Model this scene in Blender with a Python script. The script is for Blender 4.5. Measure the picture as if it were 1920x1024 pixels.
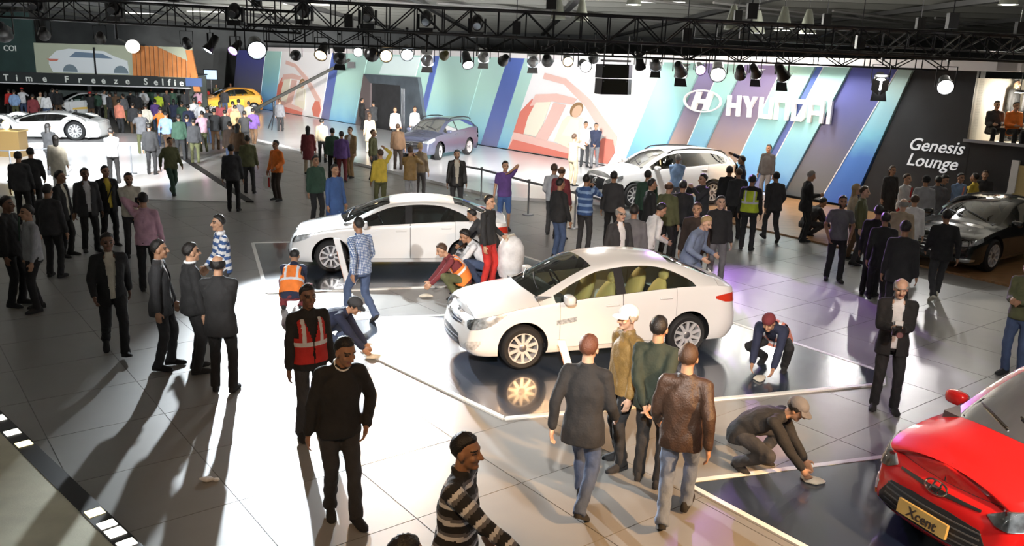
import bpy, bmesh, math, random
import numpy as np
from math import sin, cos, pi, radians, atan2, sqrt
from mathutils import Vector, Matrix, noise
random.seed(7)
for _o in list(bpy.data.objects): bpy.data.objects.remove(_o)
SC = bpy.context.scene
COL = SC.collection
# ------------------------------------------------------------------ camera
FPX, TH, CH, RO = 1600.0, 0.2454, 4.2336, 0.0301
FW = Vector((0, cos(TH), -sin(TH))); _r0 = Vector((1, 0, 0)); _u0 = _r0.cross(FW)
RT = cos(RO)*_r0 + sin(RO)*_u0
UP = -sin(RO)*_r0 + cos(RO)*_u0
CAMP = Vector((0, 0, CH))
cam_d = bpy.data.cameras.new('camera'); cam = bpy.data.objects.new('camera', cam_d); COL.objects.link(cam)
cam_d.sensor_width = 36.0; cam_d.lens = FPX/1920*36; cam_d.clip_end = 400
cam.matrix_world = Matrix((( RT.x, UP.x, -FW.x, 0), (RT.y, UP.y, -FW.y, 0), (RT.z, UP.z, -FW.z, CH), (0, 0, 0, 1)))
SC.camera = cam
# ------------------------------------------------------------------ world, exposure
SC.view_settings.view_transform = 'Standard'; SC.view_settings.look = 'None'
SC.view_settings.gamma = 1.0; SC.view_settings.use_curve_mapping = False
SC.view_settings.exposure = 0.45
wd = bpy.data.worlds.new('hall_air'); SC.world = wd; wd.use_nodes = True
wd.node_tree.nodes['Background'].inputs[0].default_value = (0.75, 0.8, 0.9, 1)
wd.node_tree.nodes['Background'].inputs[1].default_value = 0.0
# hall lighting: rows of high-bay lamps under the roof (fixtures are built further down)
LK = 0.7
HALL_LAMPS = [('front_left', -9, 3), ('front_right', 5, 6), ('right', 12, 14), ('left', -14, 17), ('far_left', -24, 30)]   # house lamps above and beside the frame, the same rows as the pendants in view
HOUSE_W = 90.0
PEND_W = 260.0
def light(name, kind, loc, power, color=(1, 1, 1), size=0.1, target=None, angle=60, blend=0.35, parent=None):
    d = bpy.data.lights.new(name, kind); d.energy = power*LK; d.color = color
    if kind == 'AREA': d.size = size
    else: d.shadow_soft_size = size
    if kind == 'SPOT': d.spot_size = radians(angle); d.spot_blend = blend
    o = bpy.data.objects.new(name, d); COL.objects.link(o); o.location = loc
    if target is not None:
        o.rotation_euler = (Vector(target)-Vector(loc)).to_track_quat('-Z', 'Y').to_euler()
    if parent: o.parent = parent; o.matrix_parent_inverse = parent.matrix_world.inverted()
    return o
# ------------------------------------------------------------------ pixel helpers (ground positions measured from the photograph)
def ray(px, py): return RT*((px-960)/FPX) + UP*((512-py)/FPX) + FW
def gp(px, py, z=0.0):
    d = ray(px, py); return CAMP + d*((z-CH)/d.z)
def at_y(px, py, Y):
    d = ray(px, py); return CAMP + d*(Y/d.y)
# ------------------------------------------------------------------ materials
MATS = {}
def mat(name, col=(.5, .5, .5), rough=.6, metal=0.0, nz=0.0, ns=8.0, bump=0.0, bs=30.0, emit=0.0, spec=.5, coat=0.0, alpha=1.0, col2=None, sheen=0.0, stretch=None):
    if name in MATS: return MATS[name]
    m = bpy.data.materials.new(name); m.use_nodes = True; nt = m.node_tree; b = nt.nodes['Principled BSDF']
    c4 = (*col, 1)
    b.inputs['Base Color'].default_value = c4; b.inputs['Roughness'].default_value = rough; b.inputs['Metallic'].default_value = metal
    b.inputs['Specular IOR Level'].default_value = spec
    if coat: b.inputs['Coat Weight'].default_value = coat; b.inputs['Coat Roughness'].default_value = 0.06
    if sheen: b.inputs['Sheen Weight'].default_value = sheen
    if emit: b.inputs['Emission Color'].default_value = c4; b.inputs['Emission Strength'].default_value = emit
    if nz or bump:
        tc = nt.nodes.new('ShaderNodeTexCoord'); mp = nt.nodes.new('ShaderNodeMapping')
        nt.links.new(tc.outputs['Object'], mp.inputs[0])
        if stretch: mp.inputs['Scale'].default_value = stretch
    if nz:
        n = nt.nodes.new('ShaderNodeTexNoise'); n.inputs['Scale'].default_value = ns; n.inputs['Detail'].default_value = 4
        nt.links.new(mp.outputs[0], n.inputs['Vector'])
        r = nt.nodes.new('ShaderNodeValToRGB'); r.color_ramp.elements[0].position = .3; r.color_ramp.elements[1].position = .7
        lo = col2 or tuple(max(0, v*(1-nz)) for v in col); hi = col if col2 else tuple(min(1, v*(1+nz)) for v in col)
        r.color_ramp.elements[0].color = (*lo, 1); r.color_ramp.elements[1].color = (*hi, 1)
        nt.links.new(n.outputs[0], r.inputs[0]); nt.links.new(r.outputs[0], b.inputs['Base Color'])
    if bump:
        n2 = nt.nodes.new('ShaderNodeTexNoise'); n2.inputs['Scale'].default_value = bs; n2.inputs['Detail'].default_value = 3
        nt.links.new(mp.outputs[0], n2.inputs['Vector'])
        bp = nt.nodes.new('ShaderNodeBump'); bp.inputs['Strength'].default_value = bump; bp.inputs['Distance'].default_value = .02
        nt.links.new(n2.outputs[0], bp.inputs['Height']); nt.links.new(bp.outputs[0], b.inputs['Normal'])
    MATS[name] = m; return m
def grad_mat(name, stops, axis=2, lo=0.0, hi=4.3, rough=.45, emit=0.0, nz=.04):
    """printed colour gradient along an object axis"""
    if name in MATS: return MATS[name]
    m = bpy.data.materials.new(name); m.use_nodes = True; nt = m.node_tree; b = nt.nodes['Principled BSDF']
    tc = nt.nodes.new('ShaderNodeTexCoord'); sx = nt.nodes.new('ShaderNodeSeparateXYZ'); mr = nt.nodes.new('ShaderNodeMapRange')
    mr.inputs[1].default_value = lo; mr.inputs[2].default_value = hi
    r = nt.nodes.new('ShaderNodeValToRGB'); e = r.color_ramp.elements
    while len(e) < len(stops): e.new(.5)
    for k, (p, c) in enumerate(stops): e[k].position = p; e[k].color = (*c, 1)
    n = nt.nodes.new('ShaderNodeTexNoise'); n.inputs['Scale'].default_value = 1.3
    ad = nt.nodes.new('ShaderNodeMath'); ad.operation = 'MULTIPLY_ADD'; ad.inputs[1].default_value = nz*4; 
    nt.links.new(tc.outputs['Object'], sx.inputs[0]); nt.links.new(sx.outputs[axis], mr.inputs[0]); nt.links.new(tc.outputs['Object'], n.inputs['Vector'])
    nt.links.new(n.outputs[0], ad.inputs[0]); nt.links.new(mr.outputs[0], ad.inputs[2])
    nt.links.new(ad.outputs[0], r.inputs[0]); nt.links.new(r.outputs[0], b.inputs['Base Color'])
    b.inputs['Roughness'].default_value = rough
    if emit: nt.links.new(r.outputs[0], b.inputs['Emission Color']); b.inputs['Emission Strength'].default_value = emit
    MATS[name] = m; return m
def glass_mat(name, tint=(.6, .68, .66), gloss=.12, rough=.02):
    if name in MATS: return MATS[name]
    m = bpy.data.materials.new(name); m.use_nodes = True; nt = m.node_tree; nt.nodes.remove(nt.nodes['Principled BSDF'])
    out = nt.nodes['Material Output']; t = nt.nodes.new('ShaderNodeBsdfTransparent'); t.inputs[0].default_value = (*tint, 1)
    g = nt.nodes.new('ShaderNodeBsdfGlossy'); g.inputs[0].default_value = (1, 1, 1, 1); g.inputs[1].default_value = rough
    f = nt.nodes.new('ShaderNodeFresnel'); f.inputs[0].default_value = 1.5
    a = nt.nodes.new('ShaderNodeMath'); a.operation = 'ADD'; a.inputs[1].default_value = gloss; a.use_clamp = True
    mx = nt.nodes.new('ShaderNodeMixShader')
    nt.links.new(f.outputs[0], a.inputs[0]); nt.links.new(a.outputs[0], mx.inputs[0]); nt.links.new(t.outputs[0], mx.inputs[1]); nt.links.new(g.outputs[0], mx.inputs[2])
    nt.links.new(mx.outputs[0], out.inputs[0]); MATS[name] = m; return m
# ------------------------------------------------------------------ mesh builder
class MB:
    def __init__(s): s.v = []; s.f = []; s.m = []; s.cur = 0
    def add(s, vs, fs):
        b = len(s.v); s.v += [tuple(v) for v in vs]
        for f in fs: s.f.append(tuple(b+i for i in f)); s.m.append(s.cur)
    def box(s, c, d, R=None):
        c = Vector(c); h = [x/2 for x in d]
        vs = [Vector((sx*h[0], sy*h[1], sz*h[2])) for sz in (-1, 1) for sy in (-1, 1) for sx in (-1, 1)]
        if R is not None: vs = [R @ v for v in vs]
        s.add([c+v for v in vs], [(0, 2, 3, 1), (4, 5, 7, 6), (0, 1, 5, 4), (2, 6, 7, 3), (0, 4, 6, 2), (1, 3, 7, 5)]); return s
    def hexa(s, q): s.add(q, [(3, 2, 1, 0), (4, 5, 6, 7), (0, 1, 5, 4), (1, 2, 6, 5), (2, 3, 7, 6), (3, 0, 4, 7)]); return s
    def tube(s, p0, p1, r0, r1=None, n=8, cap=True):
        p0, p1 = Vector(p0), Vector(p1); r1 = r0 if r1 is None else r1
        d = (p1-p0).normalized(); a = d.orthogonal().normalized(); b = d.cross(a)
        vs = [p+(a*cos(2*pi*i/n)+b*sin(2*pi*i/n))*r for p, r in ((p0, r0), (p1, r1)) for i in range(n)]
        fs = [(i, (i+1) % n, n+(i+1) % n, n+i) for i in range(n)]
        if cap: fs += [tuple(range(n-1, -1, -1)), tuple(range(n, 2*n))]
        s.add(vs, fs); return s
    def capsule(s, p0, p1, r0, r1=None, n=10, k=3):
        p0, p1 = Vector(p0), Vector(p1); r1 = r0 if r1 is None else r1
        d = p1-p0; d = d.normalized() if d.length > 1e-6 else Vector((0, 0, 1)); a = d.orthogonal().normalized(); b = d.cross(a); rings = []
        for j in range(1, k+1): t = pi/2*j/k; rings.append((p0-d*r0*cos(t), r0*sin(t)))
        for j in range(k, 0, -1): t = pi/2*j/k; rings.append((p1+d*r1*cos(t), r1*sin(t)))
        vs = [p0-d*r0]+[c+(a*cos(2*pi*i/n)+b*sin(2*pi*i/n))*r for c, r in rings for i in range(n)]+[p1+d*r1]
        m = len(rings); fs = [(0, 1+(i+1) % n, 1+i) for i in range(n)]
        for j in range(m-1):
            o = 1+j*n; fs += [(o+i, o+(i+1) % n, o+n+(i+1) % n, o+n+i) for i in range(n)]
        o = 1+(m-1)*n; fs += [(o+i, o+(i+1) % n, len(vs)-1) for i in range(n)]
        s.add(vs, fs); return s
    def ell(s, c, r, R=None, nu=14, nv=9):
        c = Vector(c); vs = [Vector((0, 0, -r[2]))]
        for j in range(1, nv):
            t = -pi/2+pi*j/nv
            vs += [Vector((r[0]*cos(t)*cos(2*pi*i/nu), r[1]*cos(t)*sin(2*pi*i/nu), r[2]*sin(t))) for i in range(nu)]
        vs.append(Vector((0, 0, r[2])))
        if R is not None: vs = [R @ v for v in vs]
        fs = [(0, 1+(i+1) % nu, 1+i) for i in range(nu)]
        for j in range(nv-2):
            o = 1+j*nu; fs += [(o+i, o+(i+1) % nu, o+nu+(i+1) % nu, o+nu+i) for i in range(nu)]
        o = 1+(nv-2)*nu; fs += [(o+i, o+(i+1) % nu, len(vs)-1) for i in range(nu)]
        s.add([c+v for v in vs], fs); return s
    def sell(s, c, r, e=.62, nu=16, nv=10):
        b = len(s.v); s.ell(c, (1, 1, 1), None, nu, nv); c = Vector(c)
        for i in range(b, len(s.v)):
            v = Vector(s.v[i])-c; s.v[i] = tuple(c+Vector([math.copysign(abs(q)**e, q)*k for q, k in zip(v, r)]))
        return s
    def loft(s, rings, cap=True, closed=True):
        n = len(rings[0]); vs = [p for r in rings for p in r]; fs = []
        for j in range(len(rings)-1):
            for i in range(n if closed else n-1):
                fs.append((j*n+i, j*n+(i+1) % n, (j+1)*n+(i+1) % n, (j+1)*n+i))
        if cap: fs += [tuple(range(n-1, -1, -1)), tuple(range((len(rings)-1)*n, len(rings)*n))]
        s.add(vs, fs); return s
    def prism(s, poly, fn0, fn1):
        """extrude a polygon: fn0/fn1 map a 2D point to back / front points"""
        n = len(poly); vs = [fn0(p) for p in poly]+[fn1(p) for p in poly]
        s.add(vs, [tuple(range(n-1, -1, -1)), tuple(range(n, 2*n))]+[(i, (i+1) % n, n+(i+1) % n, n+i) for i in range(n)]); return s
    def lathe(s, prof, o=(0, 0, 0), ax=(0, 0, 1), n=20, cap=False):
        o = Vector(o); d = Vector(ax).normalized(); a = d.orthogonal().normalized(); b = d.cross(a)
        s.loft([[o+d*h+(a*cos(2*pi*i/n)+b*sin(2*pi*i/n))*r for i in range(n)] for r, h in prof], cap=cap); return s
    def sweep(s, pts, r, n=6):
        pts = [Vector(p) for p in pts]; rings = []; pa = None
        for i, p in enumerate(pts):
            d = (pts[min(i+1, len(pts)-1)]-pts[max(i-1, 0)]).normalized()
            a = d.orthogonal().normalized() if pa is None else (pa-d*pa.dot(d)).normalized()
            pa = a; b = d.cross(a); rr = r[i] if isinstance(r, (list, tuple)) else r
            rings.append([p+(a*cos(2*pi*k/n)+b*sin(2*pi*k/n))*rr for k in range(n)])
        s.loft(rings); return s
    def mesh(s, name, mats, smooth=False, sharp=None):
        me = bpy.data.meshes.new(name); me.from_pydata(s.v, [], s.f)
        for m in (mats if isinstance(mats, (list, tuple)) else [mats]): me.materials.append(m)
        if any(s.m): me.polygons.foreach_set('material_index', s.m)
        if smooth:
            me.polygons.foreach_set('use_smooth', [True]*len(s.f))
            if sharp: me.set_sharp_from_angle(angle=radians(sharp))
        me.update(); return me
    def build(s, name, mats, parent=None, smooth=False, sharp=40, loc=None):
        return link(name, s.mesh(name, mats, smooth, sharp), parent, loc)
def link(name, me, parent=None, loc=None, rz=None):
    o = bpy.data.objects.new(name, me); COL.objects.link(o)
    if parent is not None: o.parent = parent
    if loc is not None: o.location = loc
    if rz is not None: o.rotation_euler = (0, 0, rz)
    return o
def tag(o, label=None, cat=None, group=None, kind=None):
    if label: o['label'] = label
    if cat: o['category'] = cat
    if group: o['group'] = group
    if kind: o['kind'] = kind
    return o
def empty(name, loc=(0, 0, 0), rz=0.0, parent=None):
    o = bpy.data.objects.new(name, None); COL.objects.link(o); o.location = loc; o.rotation_euler = (0, 0, rz); o.empty_display_size = .1
    if parent is not None: o.parent = parent
    return o
def thing(name, label, cat, loc=(0, 0, 0), rz=0.0, group=None): return tag(empty(name, loc, rz), label, cat, group)
def slab(poly, z0, z1): return MB().prism(poly, lambda p: (p[0], p[1], z0), lambda p: (p[0], p[1], z1))
def text_mesh(txt, size, depth, mats, shear=0.0, bold=0.0, space=1.0):
    cu = bpy.data.curves.new('lettering', 'FONT'); cu.body = txt; cu.size = size; cu.extrude = depth; cu.shear = shear; cu.offset = bold; cu.space_character = space
    cu.align_x = 'CENTER'; cu.align_y = 'CENTER'; cu.resolution_u = 3
    o = bpy.data.objects.new('lettering', cu); COL.objects.link(o)
    me = bpy.data.meshes.new_from_object(o.evaluated_get(bpy.context.evaluated_depsgraph_get()))
    bpy.data.objects.remove(o); bpy.data.curves.remove(cu)
    me.materials.clear(); me.materials.append(mats); return me
BLACK = mat('black_paint', (.012, .012, .013), .5)
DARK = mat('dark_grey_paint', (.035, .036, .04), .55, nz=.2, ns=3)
WHITE = mat('white_paint', (.82, .82, .82), .4, nz=.03)
STEEL = mat('brushed_steel', (.55, .56, .58), .35, 1.0)
CHROME = mat('chrome', (.8, .8, .82), .12, 1.0)
# ================================================================== THE HALL
FLOORM = mat('grey_vinyl_floor', (.27, .265, .25), .34, nz=.10, ns=.9, bump=.02, bs=6, spec=.5)
fl = slab([(-60, -6), (40, -6), (40, 100), (-60, 100)], -.2, 0).build('floor', mat('floor_joint', (.14, .14, .13), .4)); tag(fl, kind='structure')
TA = radians(37.5); TU = Vector((cos(TA), sin(TA))); TV = Vector((-sin(TA), cos(TA))); TS = 1.25
tile_me = slab([(.005, .005), (TS-.005, .005), (TS-.005, TS-.005), (.005, TS-.005)], 0, .004).mesh('floor_tile', FLOORM)
tile_me.transform(Matrix.Rotation(TA, 4, 'Z'))
tl = []
for i in range(-40, 60):
    for j in range(-40, 60):
        c = TU*(i*TS)+TV*(j*TS); m = c+TU*(TS/2)+TV*(TS/2)
        if m.y > 3.5 and m.y < 40 and abs(m.x) < .72*m.y+1.5: tl.append((m.y, c.x, c.y))
tl.sort()
for y, x, yy in tl[:290]: link('floor_tile', tile_me, fl, (x, yy, 0))
rest = MB()
for y, x, yy in tl[290:]:
    q = [Vector((x, yy))+TU*a+TV*b for a, b in ((.005, .005), (TS-.005, .005), (TS-.005, TS-.005), (.005, TS-.005))]
    rest.prism(q, lambda p: (p.x, p.y, 0), lambda p: (p.x, p.y, .004))
rest_o = rest.build('floor_tile_field', FLOORM, fl); rest_o['kind'] = 'stuff'
# --- back wall with slanted printed panels (local x runs along the wall, z up, -y faces the hall)
P0 = Vector((10.85, 26.2, 0)); WD = Vector((-.61348, .78971, 0)); WN = Vector((-.78971, -.61348, 0))
def wall_pt(s, n, z=0.0): return P0+WD*s+WN*n+Vector((0, 0, z))
WRZ = atan2(WD.y, WD.x)
# in wall-local axes +y is WN rotated: local y axis = z x WD
wl = MB(); wl.box((25.1, -.25, 2.2), (55.8, .3, 4.4)); wall = wl.build('wall_back', DARK); wall.location = P0; wall.rotation_euler = (0, 0, WRZ); tag(wall, kind='structure')
NSGN = 1.0 if Vector((-WD.y, WD.x, 0)).dot(WN) > 0 else -1.0
def wpoly(poly, y0, y1, mats, name, parent=wall):
    return MB().prism(poly if NSGN > 0 else poly, lambda p: (p[0], NSGN*y0, p[1]), lambda p: (p[0], NSGN*y1, p[1])).build(name, mats, parent)
if NSGN > 0: pass
wall.data.transform(Matrix.Translation((0, .25-NSGN*.25, 0)))
ZT = 4.3
TEAL = grad_mat('teal_to_blue_print', [(0, (.10, .24, .62)), (.35, (.22, .48, .75)), (.62, (.30, .60, .66)), (1, (.42, .68, .62))])
TEAL2 = grad_mat('pale_teal_print', [(0, (.12, .34, .62)), (.3, (.30, .56, .64)), (.7, (.44, .68, .60)), (1, (.48, .70, .64))])
BLUEL = grad_mat('deep_blue_print', [(0, (.04, .12, .50)), (.45, (.10, .25, .68)), (.62, (.25, .62, .80)), (1, (.60, .85, .82))])
NAVY = grad_mat('navy_print', [(0, (.20, .20, .30)), (.4, (.12, .16, .40)), (1, (.10, .16, .46))])
BROWN = grad_mat('purple_to_brown_print', [(0, (.42, .24, .13)), (.35, (.40, .28, .22)), (.65, (.28, .24, .34)), (1, (.26, .22, .42))])
SLATE = grad_mat('slate_to_purple_print', [(0, (.06, .10, .14)), (.22, (.14, .15, .16)), (.5, (.15, .15, .22)), (1, (.10, .11, .38))])
EDGE = mat('white_edge_paint', (.88, .90, .92), .4)
ST = [(-1.03, .34, None), (-.57, 1.47, 'l'), (.94, 2.87, 'b'), (1.88, 3.86, 't'), (2.16, 4.14, 'n'), (3.37, 5.24, 't'), (4.95, 6.9, 'p'), (5.89, 7.71, 't'), (6.75, 8.71, 'p'), (8.62, 10.5, 't'), (9.03, 11.05, 'e'), (16.14, 18.15, 'pic'), (17.1, 19.05, 'q'), (18.33, 20.36, 'n'), (20.13, 22.05, 'q'), (21.16, 23.2, 'q'), (24.17, 26.0, 'q'), (24.7, 26.5, 'n'), (31.79, 33.78, 'q'), (35.38, 37.13, 'q'), (36.57, 38.42, 'n'), (44.31, 46.0, 'pic'), (47.2, 48.9, 't'), (50.0, 51.7, 'b'), (53, 54.7, 'b')]
SM = {'l': BLUEL, 'b': SLATE, 't': TEAL, 'n': NAVY, 'p': BROWN, 'q': TEAL2, 'e': mat('pale_mint_print', (.72, .88, .80), .4), 'pic': mat('white_print', (.86, .84, .84), .4)}
for k in range(1, len(ST)):
    (t0, b0, _), (t1, b1, kk) = ST[k-1], ST[k]
    g = .012
    y1 = .10+(.03 if k % 2 else 0)+(.05 if kk in 'tl' else 0)
    wpoly([(b0+g, .12), (b1-g, .12), (t1-g, ZT), (t0+g, ZT)], 0, y1, SM[kk], 'wall_panel')
    if kk in ('l', 't') : wpoly([(b1-.035, .12), (b1+.0, .12), (t1+.0, ZT), (t1-.035, ZT)], y1, y1+.012, EDGE, 'white_edge_line')  # white painted line down the panel edge
# black lounge wall right of the panels, with the gallery opening
LB = mat('black_lounge_wall', (.022, .022, .024), .5, nz=.15, ns=2)
wpoly([(.34-.02, .0), (-1.03-.02, ZT), (-2.8, ZT), (-2.8, 0)], 0, .12, LB, 'wall_panel')
wpoly([(-2.8, 0), (-2.8, 2.38), (-9, 2.38), (-9, 0)], 0, .12, LB, 'wall_panel')
wpoly([(-2.74, 2.38), (-2.74, 2.46), (-9, 2.46), (-9, 2.38)], .12, .2, mat('grey_ledge', (.3, .3, .32), .4), 'gallery_ledge')
for a in range(3): wpoly([(-2.9-a*1.7, .25), (-2.9-a*1.7, 2.25), (-2.915-a*1.7, 2.25), (-2.915-a*1.7, .25)], .12, .124, BLACK, 'panel_joint')
wpoly([(-4.1, .1), (-4.1, 2.02), (-4.28, 2.02), (-4.28, .1)], .12, .2, WHITE, 'door_frame')
wpoly([(-4.28, .1), (-4.28, 1.9), (-5.2, 1.9), (-5.2, .1)], .12, .15, mat('painted_doorway_light', (.75, .62, .30), .5), 'lit_doorway_panel')  # warm light inside the doorway painted as the panel's yellow
# gallery room behind the opening
gal = MB(); gal.box((-7.5, -NSGN*3.3, 3.2), (9.4, .1, 1.8)); gal.box((-7.5, -NSGN*1.6, 2.3), (9.4, 3.4, .1)); gal.box((-2.75, -NSGN*1.6, 3.2), (.1, 3.4, 1.8))
gal.build('gallery_back', mat('cream_gallery_wall', (.62, .58, .50), .7), wall)
# fascia along the top
fa = MB().box((21, NSGN*.35, 4.42), (50, .5, .26)).box((-3.8, NSGN*.35, 4.42), (.6, .5, .22)); fa.build('fascia_beam', mat('white_fascia', (.80, .76, .76), .45, emit=.0), wall)
# tall door gate
GM = mat('grey_gate', (.09, .11, .13), .4, nz=.2, ns=2)
for nm, pol, m, y in [('gate_jamb', [(33.2, .1), (32.08, 3.15), (31.28, 2.65), (31.4, .1)], mat('gate_jamb_brown', (.16, .13, .13), .5), .30), ('gate_head', [(32.08, 3.15), (26.0, 3.15), (27.84, 2.65), (31.28, 2.65)], GM, .30), ('gate_leaf', [(27.84, .1), (27.84, 2.65), (26.0, 3.15), (25.1, .1)], GM, .30), ('gate_dark_opening', [(31.4, .1), (31.28, 2.65), (27.84, 2.65), (27.84, .1)], DARK, .18)]:  # the gate opening's dark inside is painted as a flat dark panel
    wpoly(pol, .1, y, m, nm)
for a in range(3): wpoly([(27.7-a*.16, .15), (27.72-a*.16, 2.5), (27.69-a*.16, 2.5), (27.67-a*.16, .15)], .30, .32, STEEL, 'gate_rail')
wpoly([(30.4, 3.2), (26.4, 3.2), (25.9, 4.2), (29.6, 4.2)], .16, .2, mat('gate_panel_pale', (.75, .88, .88), .4), 'gate_screen')
# --- big car pictures: flat prints in layers on the white panels
RED = mat('red_print', (.68, .20, .15), .4); REDL = mat('pale_red_print', (.76, .50, .44), .4); CREAM = mat('cream_print', (.80, .76, .62), .4); SKINP = mat('skin_print', (.72, .46, .32), .4)
def picture(s0, lean, w):
    """s0 = left edge at the floor; prints run to the right (towards smaller s)"""
    def q(u, z): return (s0-u*w-lean*z, z)
    L = [([(0, .15), (0, .95), (.12, .92), (.3, .82), (.62, .62), (.62, .2)], REDL), ([(0, .15), (.02, .62), (.62, .35), (.62, .15)], RED),
         ([(.0, .95), (.0, 1.9), (.08, 2.55), (.13, 2.35), (.10, 1.7), (.11, .92)], RED), ([(.08, 2.2), (.10, 2.75), (.30, 2.85), (.50, 2.7), (.48, 2.45), (.28, 2.5)], REDL),
         ([(.24, .85), (.28, 1.6), (.30, 2.45), (.42, 2.4), (.40, 1.6), (.36, .75)], REDL), ([(.11, .95), (.10, 1.7), (.13, 2.4), (.27, 2.48), (.27, 1.5), (.24, .88)], CREAM),
         ([(.12, 3.45), (.12, 3.7), (.34, 3.5), (.62, 2.7), (.95, 1.35), (.97, .95), (.86, 1.2), (.60, 2.4), (.34, 3.25)], REDL),
         ([(.43, .8), (.44, 1.7), (.47, 1.95), (.62, 1.9), (.64, 1.4), (.66, .5)], CREAM), ([(.86, .2), (.80, .7), (.84, 1.2), (.93, 1.2), (.98, .7), (.96, .2)], RED)]
    for k, (pl, m) in enumerate(L): wpoly([q(u, z) for u, z in pl], .185, .19+.002*k, m, 'picture_print')
    cx = .53
    wpoly([q(cx+.045*cos(t)*1.2, 2.25+.32*sin(t)) for t in [i*pi/8 for i in range(16)]], .19, .212, mat('brown_hair_print', (.30, .17, .08), .5), 'picture_print')
    wpoly([q(cx+.012+.034*cos(t)*1.2, 2.18+.26*sin(t)) for t in [i*pi/8 for i in range(16)]], .19, .216, SKINP, 'picture_print')
    wpoly([q(cx-.05, 1.1), q(cx-.02, 1.85), q(cx+.05, 1.85), q(cx+.10, 1.1)], .19, .214, mat('ivory_print', (.85, .80, .70), .5), 'picture_print')
picture(18.1, .467, 7.0); picture(45.9, .40, 7.6)
# --- wall lettering
LET = mat('white_letter', (.9, .9, .9), .35)
def stroke_letter(name, polys, s0, z0, w, h, shear=.0, y=.30, th=.1, m=LET, parent=wall):
    o = MB()
    for pl in polys: o.prism([(s0-(u*w+shear*v*h), z0+v*h) for u, v in pl], lambda p: (p[0], NSGN*(y-th), p[1]), lambda p: (p[0], NSGN*y, p[1]))
    return o.build(name, m, parent)
def R4(a, b, c, d): return [(a, c), (b, c), (b, d), (a, d)]
LT = {'H': [R4(0, .24, 0, 1), R4(.76, 1, 0, 1), R4(.24, .76, .40, .62)], 'Y': [[(0, 1), (.28, 1), (.62, .42), (.62, 0), (.38, 0), (.38, .42)], [(.72, 1), (1, 1), (.62, .42), (.48, .50)]],
      'U': [R4(0, .22, .0, 1), R4(.22, .78, 0, .2), R4(.78, 1, 0, 1)], 'N': [R4(0, .22, 0, 1), R4(.22, .78, .8, 1), R4(.78, 1, 0, 1)],
      'D': [R4(.06, .28, 0, 1), R4(.28, .80, .8, 1), R4(.28, .80, 0, .2), [(.80, 0), (1, .2), (1, .8), (.80, 1)]], 'A': [R4(0, .22, 0, .86), [(0, .86), (.14, 1), (1, 1), (1, .8), (.22, .8)], R4(.78, 1, 0, .8), R4(.22, .78, .34, .52)], 'I': [R4(.1, .62, 0, 1)]}
ssum = 5.42
for ch, w in zip('HYUNDAI', (.55, .58, .52, .52, .54, .54, .25)):
    stroke_letter('wall_letter', LT[ch], ssum, 2.55, w, .70); ssum -= w+.11
em = MB()
def ring_poly(cx, cz, ra, rb, t, n=40):
    return [((cx+ra*cos(2*pi*i/n), cz+rb*sin(2*pi*i/n)), (cx+(ra-t)*cos(2*pi*i/n), cz+(rb-t)*sin(2*pi*i/n))) for i in range(n)]
rp = ring_poly(6.55, 2.98, .86, .40, .05)
for i in range(len(rp)):
    (a, b), (c, d) = rp[i], rp[(i+1) % len(rp)]
    em.hexa([(p[0], NSGN*y, p[1]) for y in (.2, .3) for p in (a, c, d, b)])
emo = em.build('wall_emblem_ring', LET, wall)
stroke_letter('wall_emblem_letter', [R4(0, .30, 0, 1), R4(.70, 1, 0, 1), R4(.30, .70, .36, .62)], 7.06, 2.66, .78, .64, .36)
def wall_text(txt, s, z, size, m, bold=.01, shear=.0, y=.14):
    me = text_mesh(txt, size, .012, m, shear, bold)
    o = link('wall_lettering', me, wall); o.rotation_euler = (pi/2, 0, pi); o.location = (s, NSGN*y, z); return o
wall_text('Genesis', -1.97, 2.17, .50, mat('grey_white_letter', (.75, .76, .78), .4, emit=.35), .003, .3)
wall_text('Lounge', -1.92, 1.72, .50, mat('grey_white_letter'), .003, .3)
# --- ceiling, purlins, outer walls
CZ = 7.3
CEIL = mat('hall_ceiling', (.66, .65, .60), .8, nz=.2, ns=.15)
ce = MB().box((-10, 47, CZ+.1), (100, 106, .2)).build('ceiling', CEIL); tag(ce, kind='structure')
RSTEEL = mat('roof_steel', (.42, .42, .38), .6, .2); RPALE = mat('pale_roof_bar', (.66, .64, .62), .5); DUCT = mat('duct_metal', (.46, .46, .46), .45, .3)
for k in range(17): MB().box((-10, 30+k*4.0, CZ-.16), (95, .22, .32)).build('roof_beam', RSTEEL, ce)
for k in range(12): MB().box((-50+k*7.5, 62, CZ-.42), (.34, 66, .2)).build('roof_duct', DUCT, ce)
for k in range(14):
    x0 = -46+k*6; MB().tube((x0, 34+3*(k % 4), CZ-.55), (x0+13, 46+3*(k % 4), CZ-.55), .06, n=6).build('roof_tie', RPALE, ce)
for px, py in [(265, 25), (385, 22), (575, 8), (1230, 4)]:
    q = gp(px, py, CZ-.36); MB().box((q.x, q.y, CZ-.36), (2.6, .30, .06)).build('strip_light', mat('roof_strip_glow', (1, .98, .9), .4, emit=2.0), ce)
DW = mat('hall_outer_wall', (.26, .27, .27), .8, nz=.3, ns=.3)
for nm, c, d in [('wall_far', (-10, 99, CZ/2), (100, .3, CZ)), ('wall_left', (-58, 47, CZ/2), (.3, 104, CZ)), ('wall_right', (38, 47, CZ/2), (.3, 104, CZ)), ('wall_rear', (-10, -5.6, CZ/2), (100, .3, CZ))]:
    tag(MB().box(c, d).build(nm, DW), kind='structure')
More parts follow.
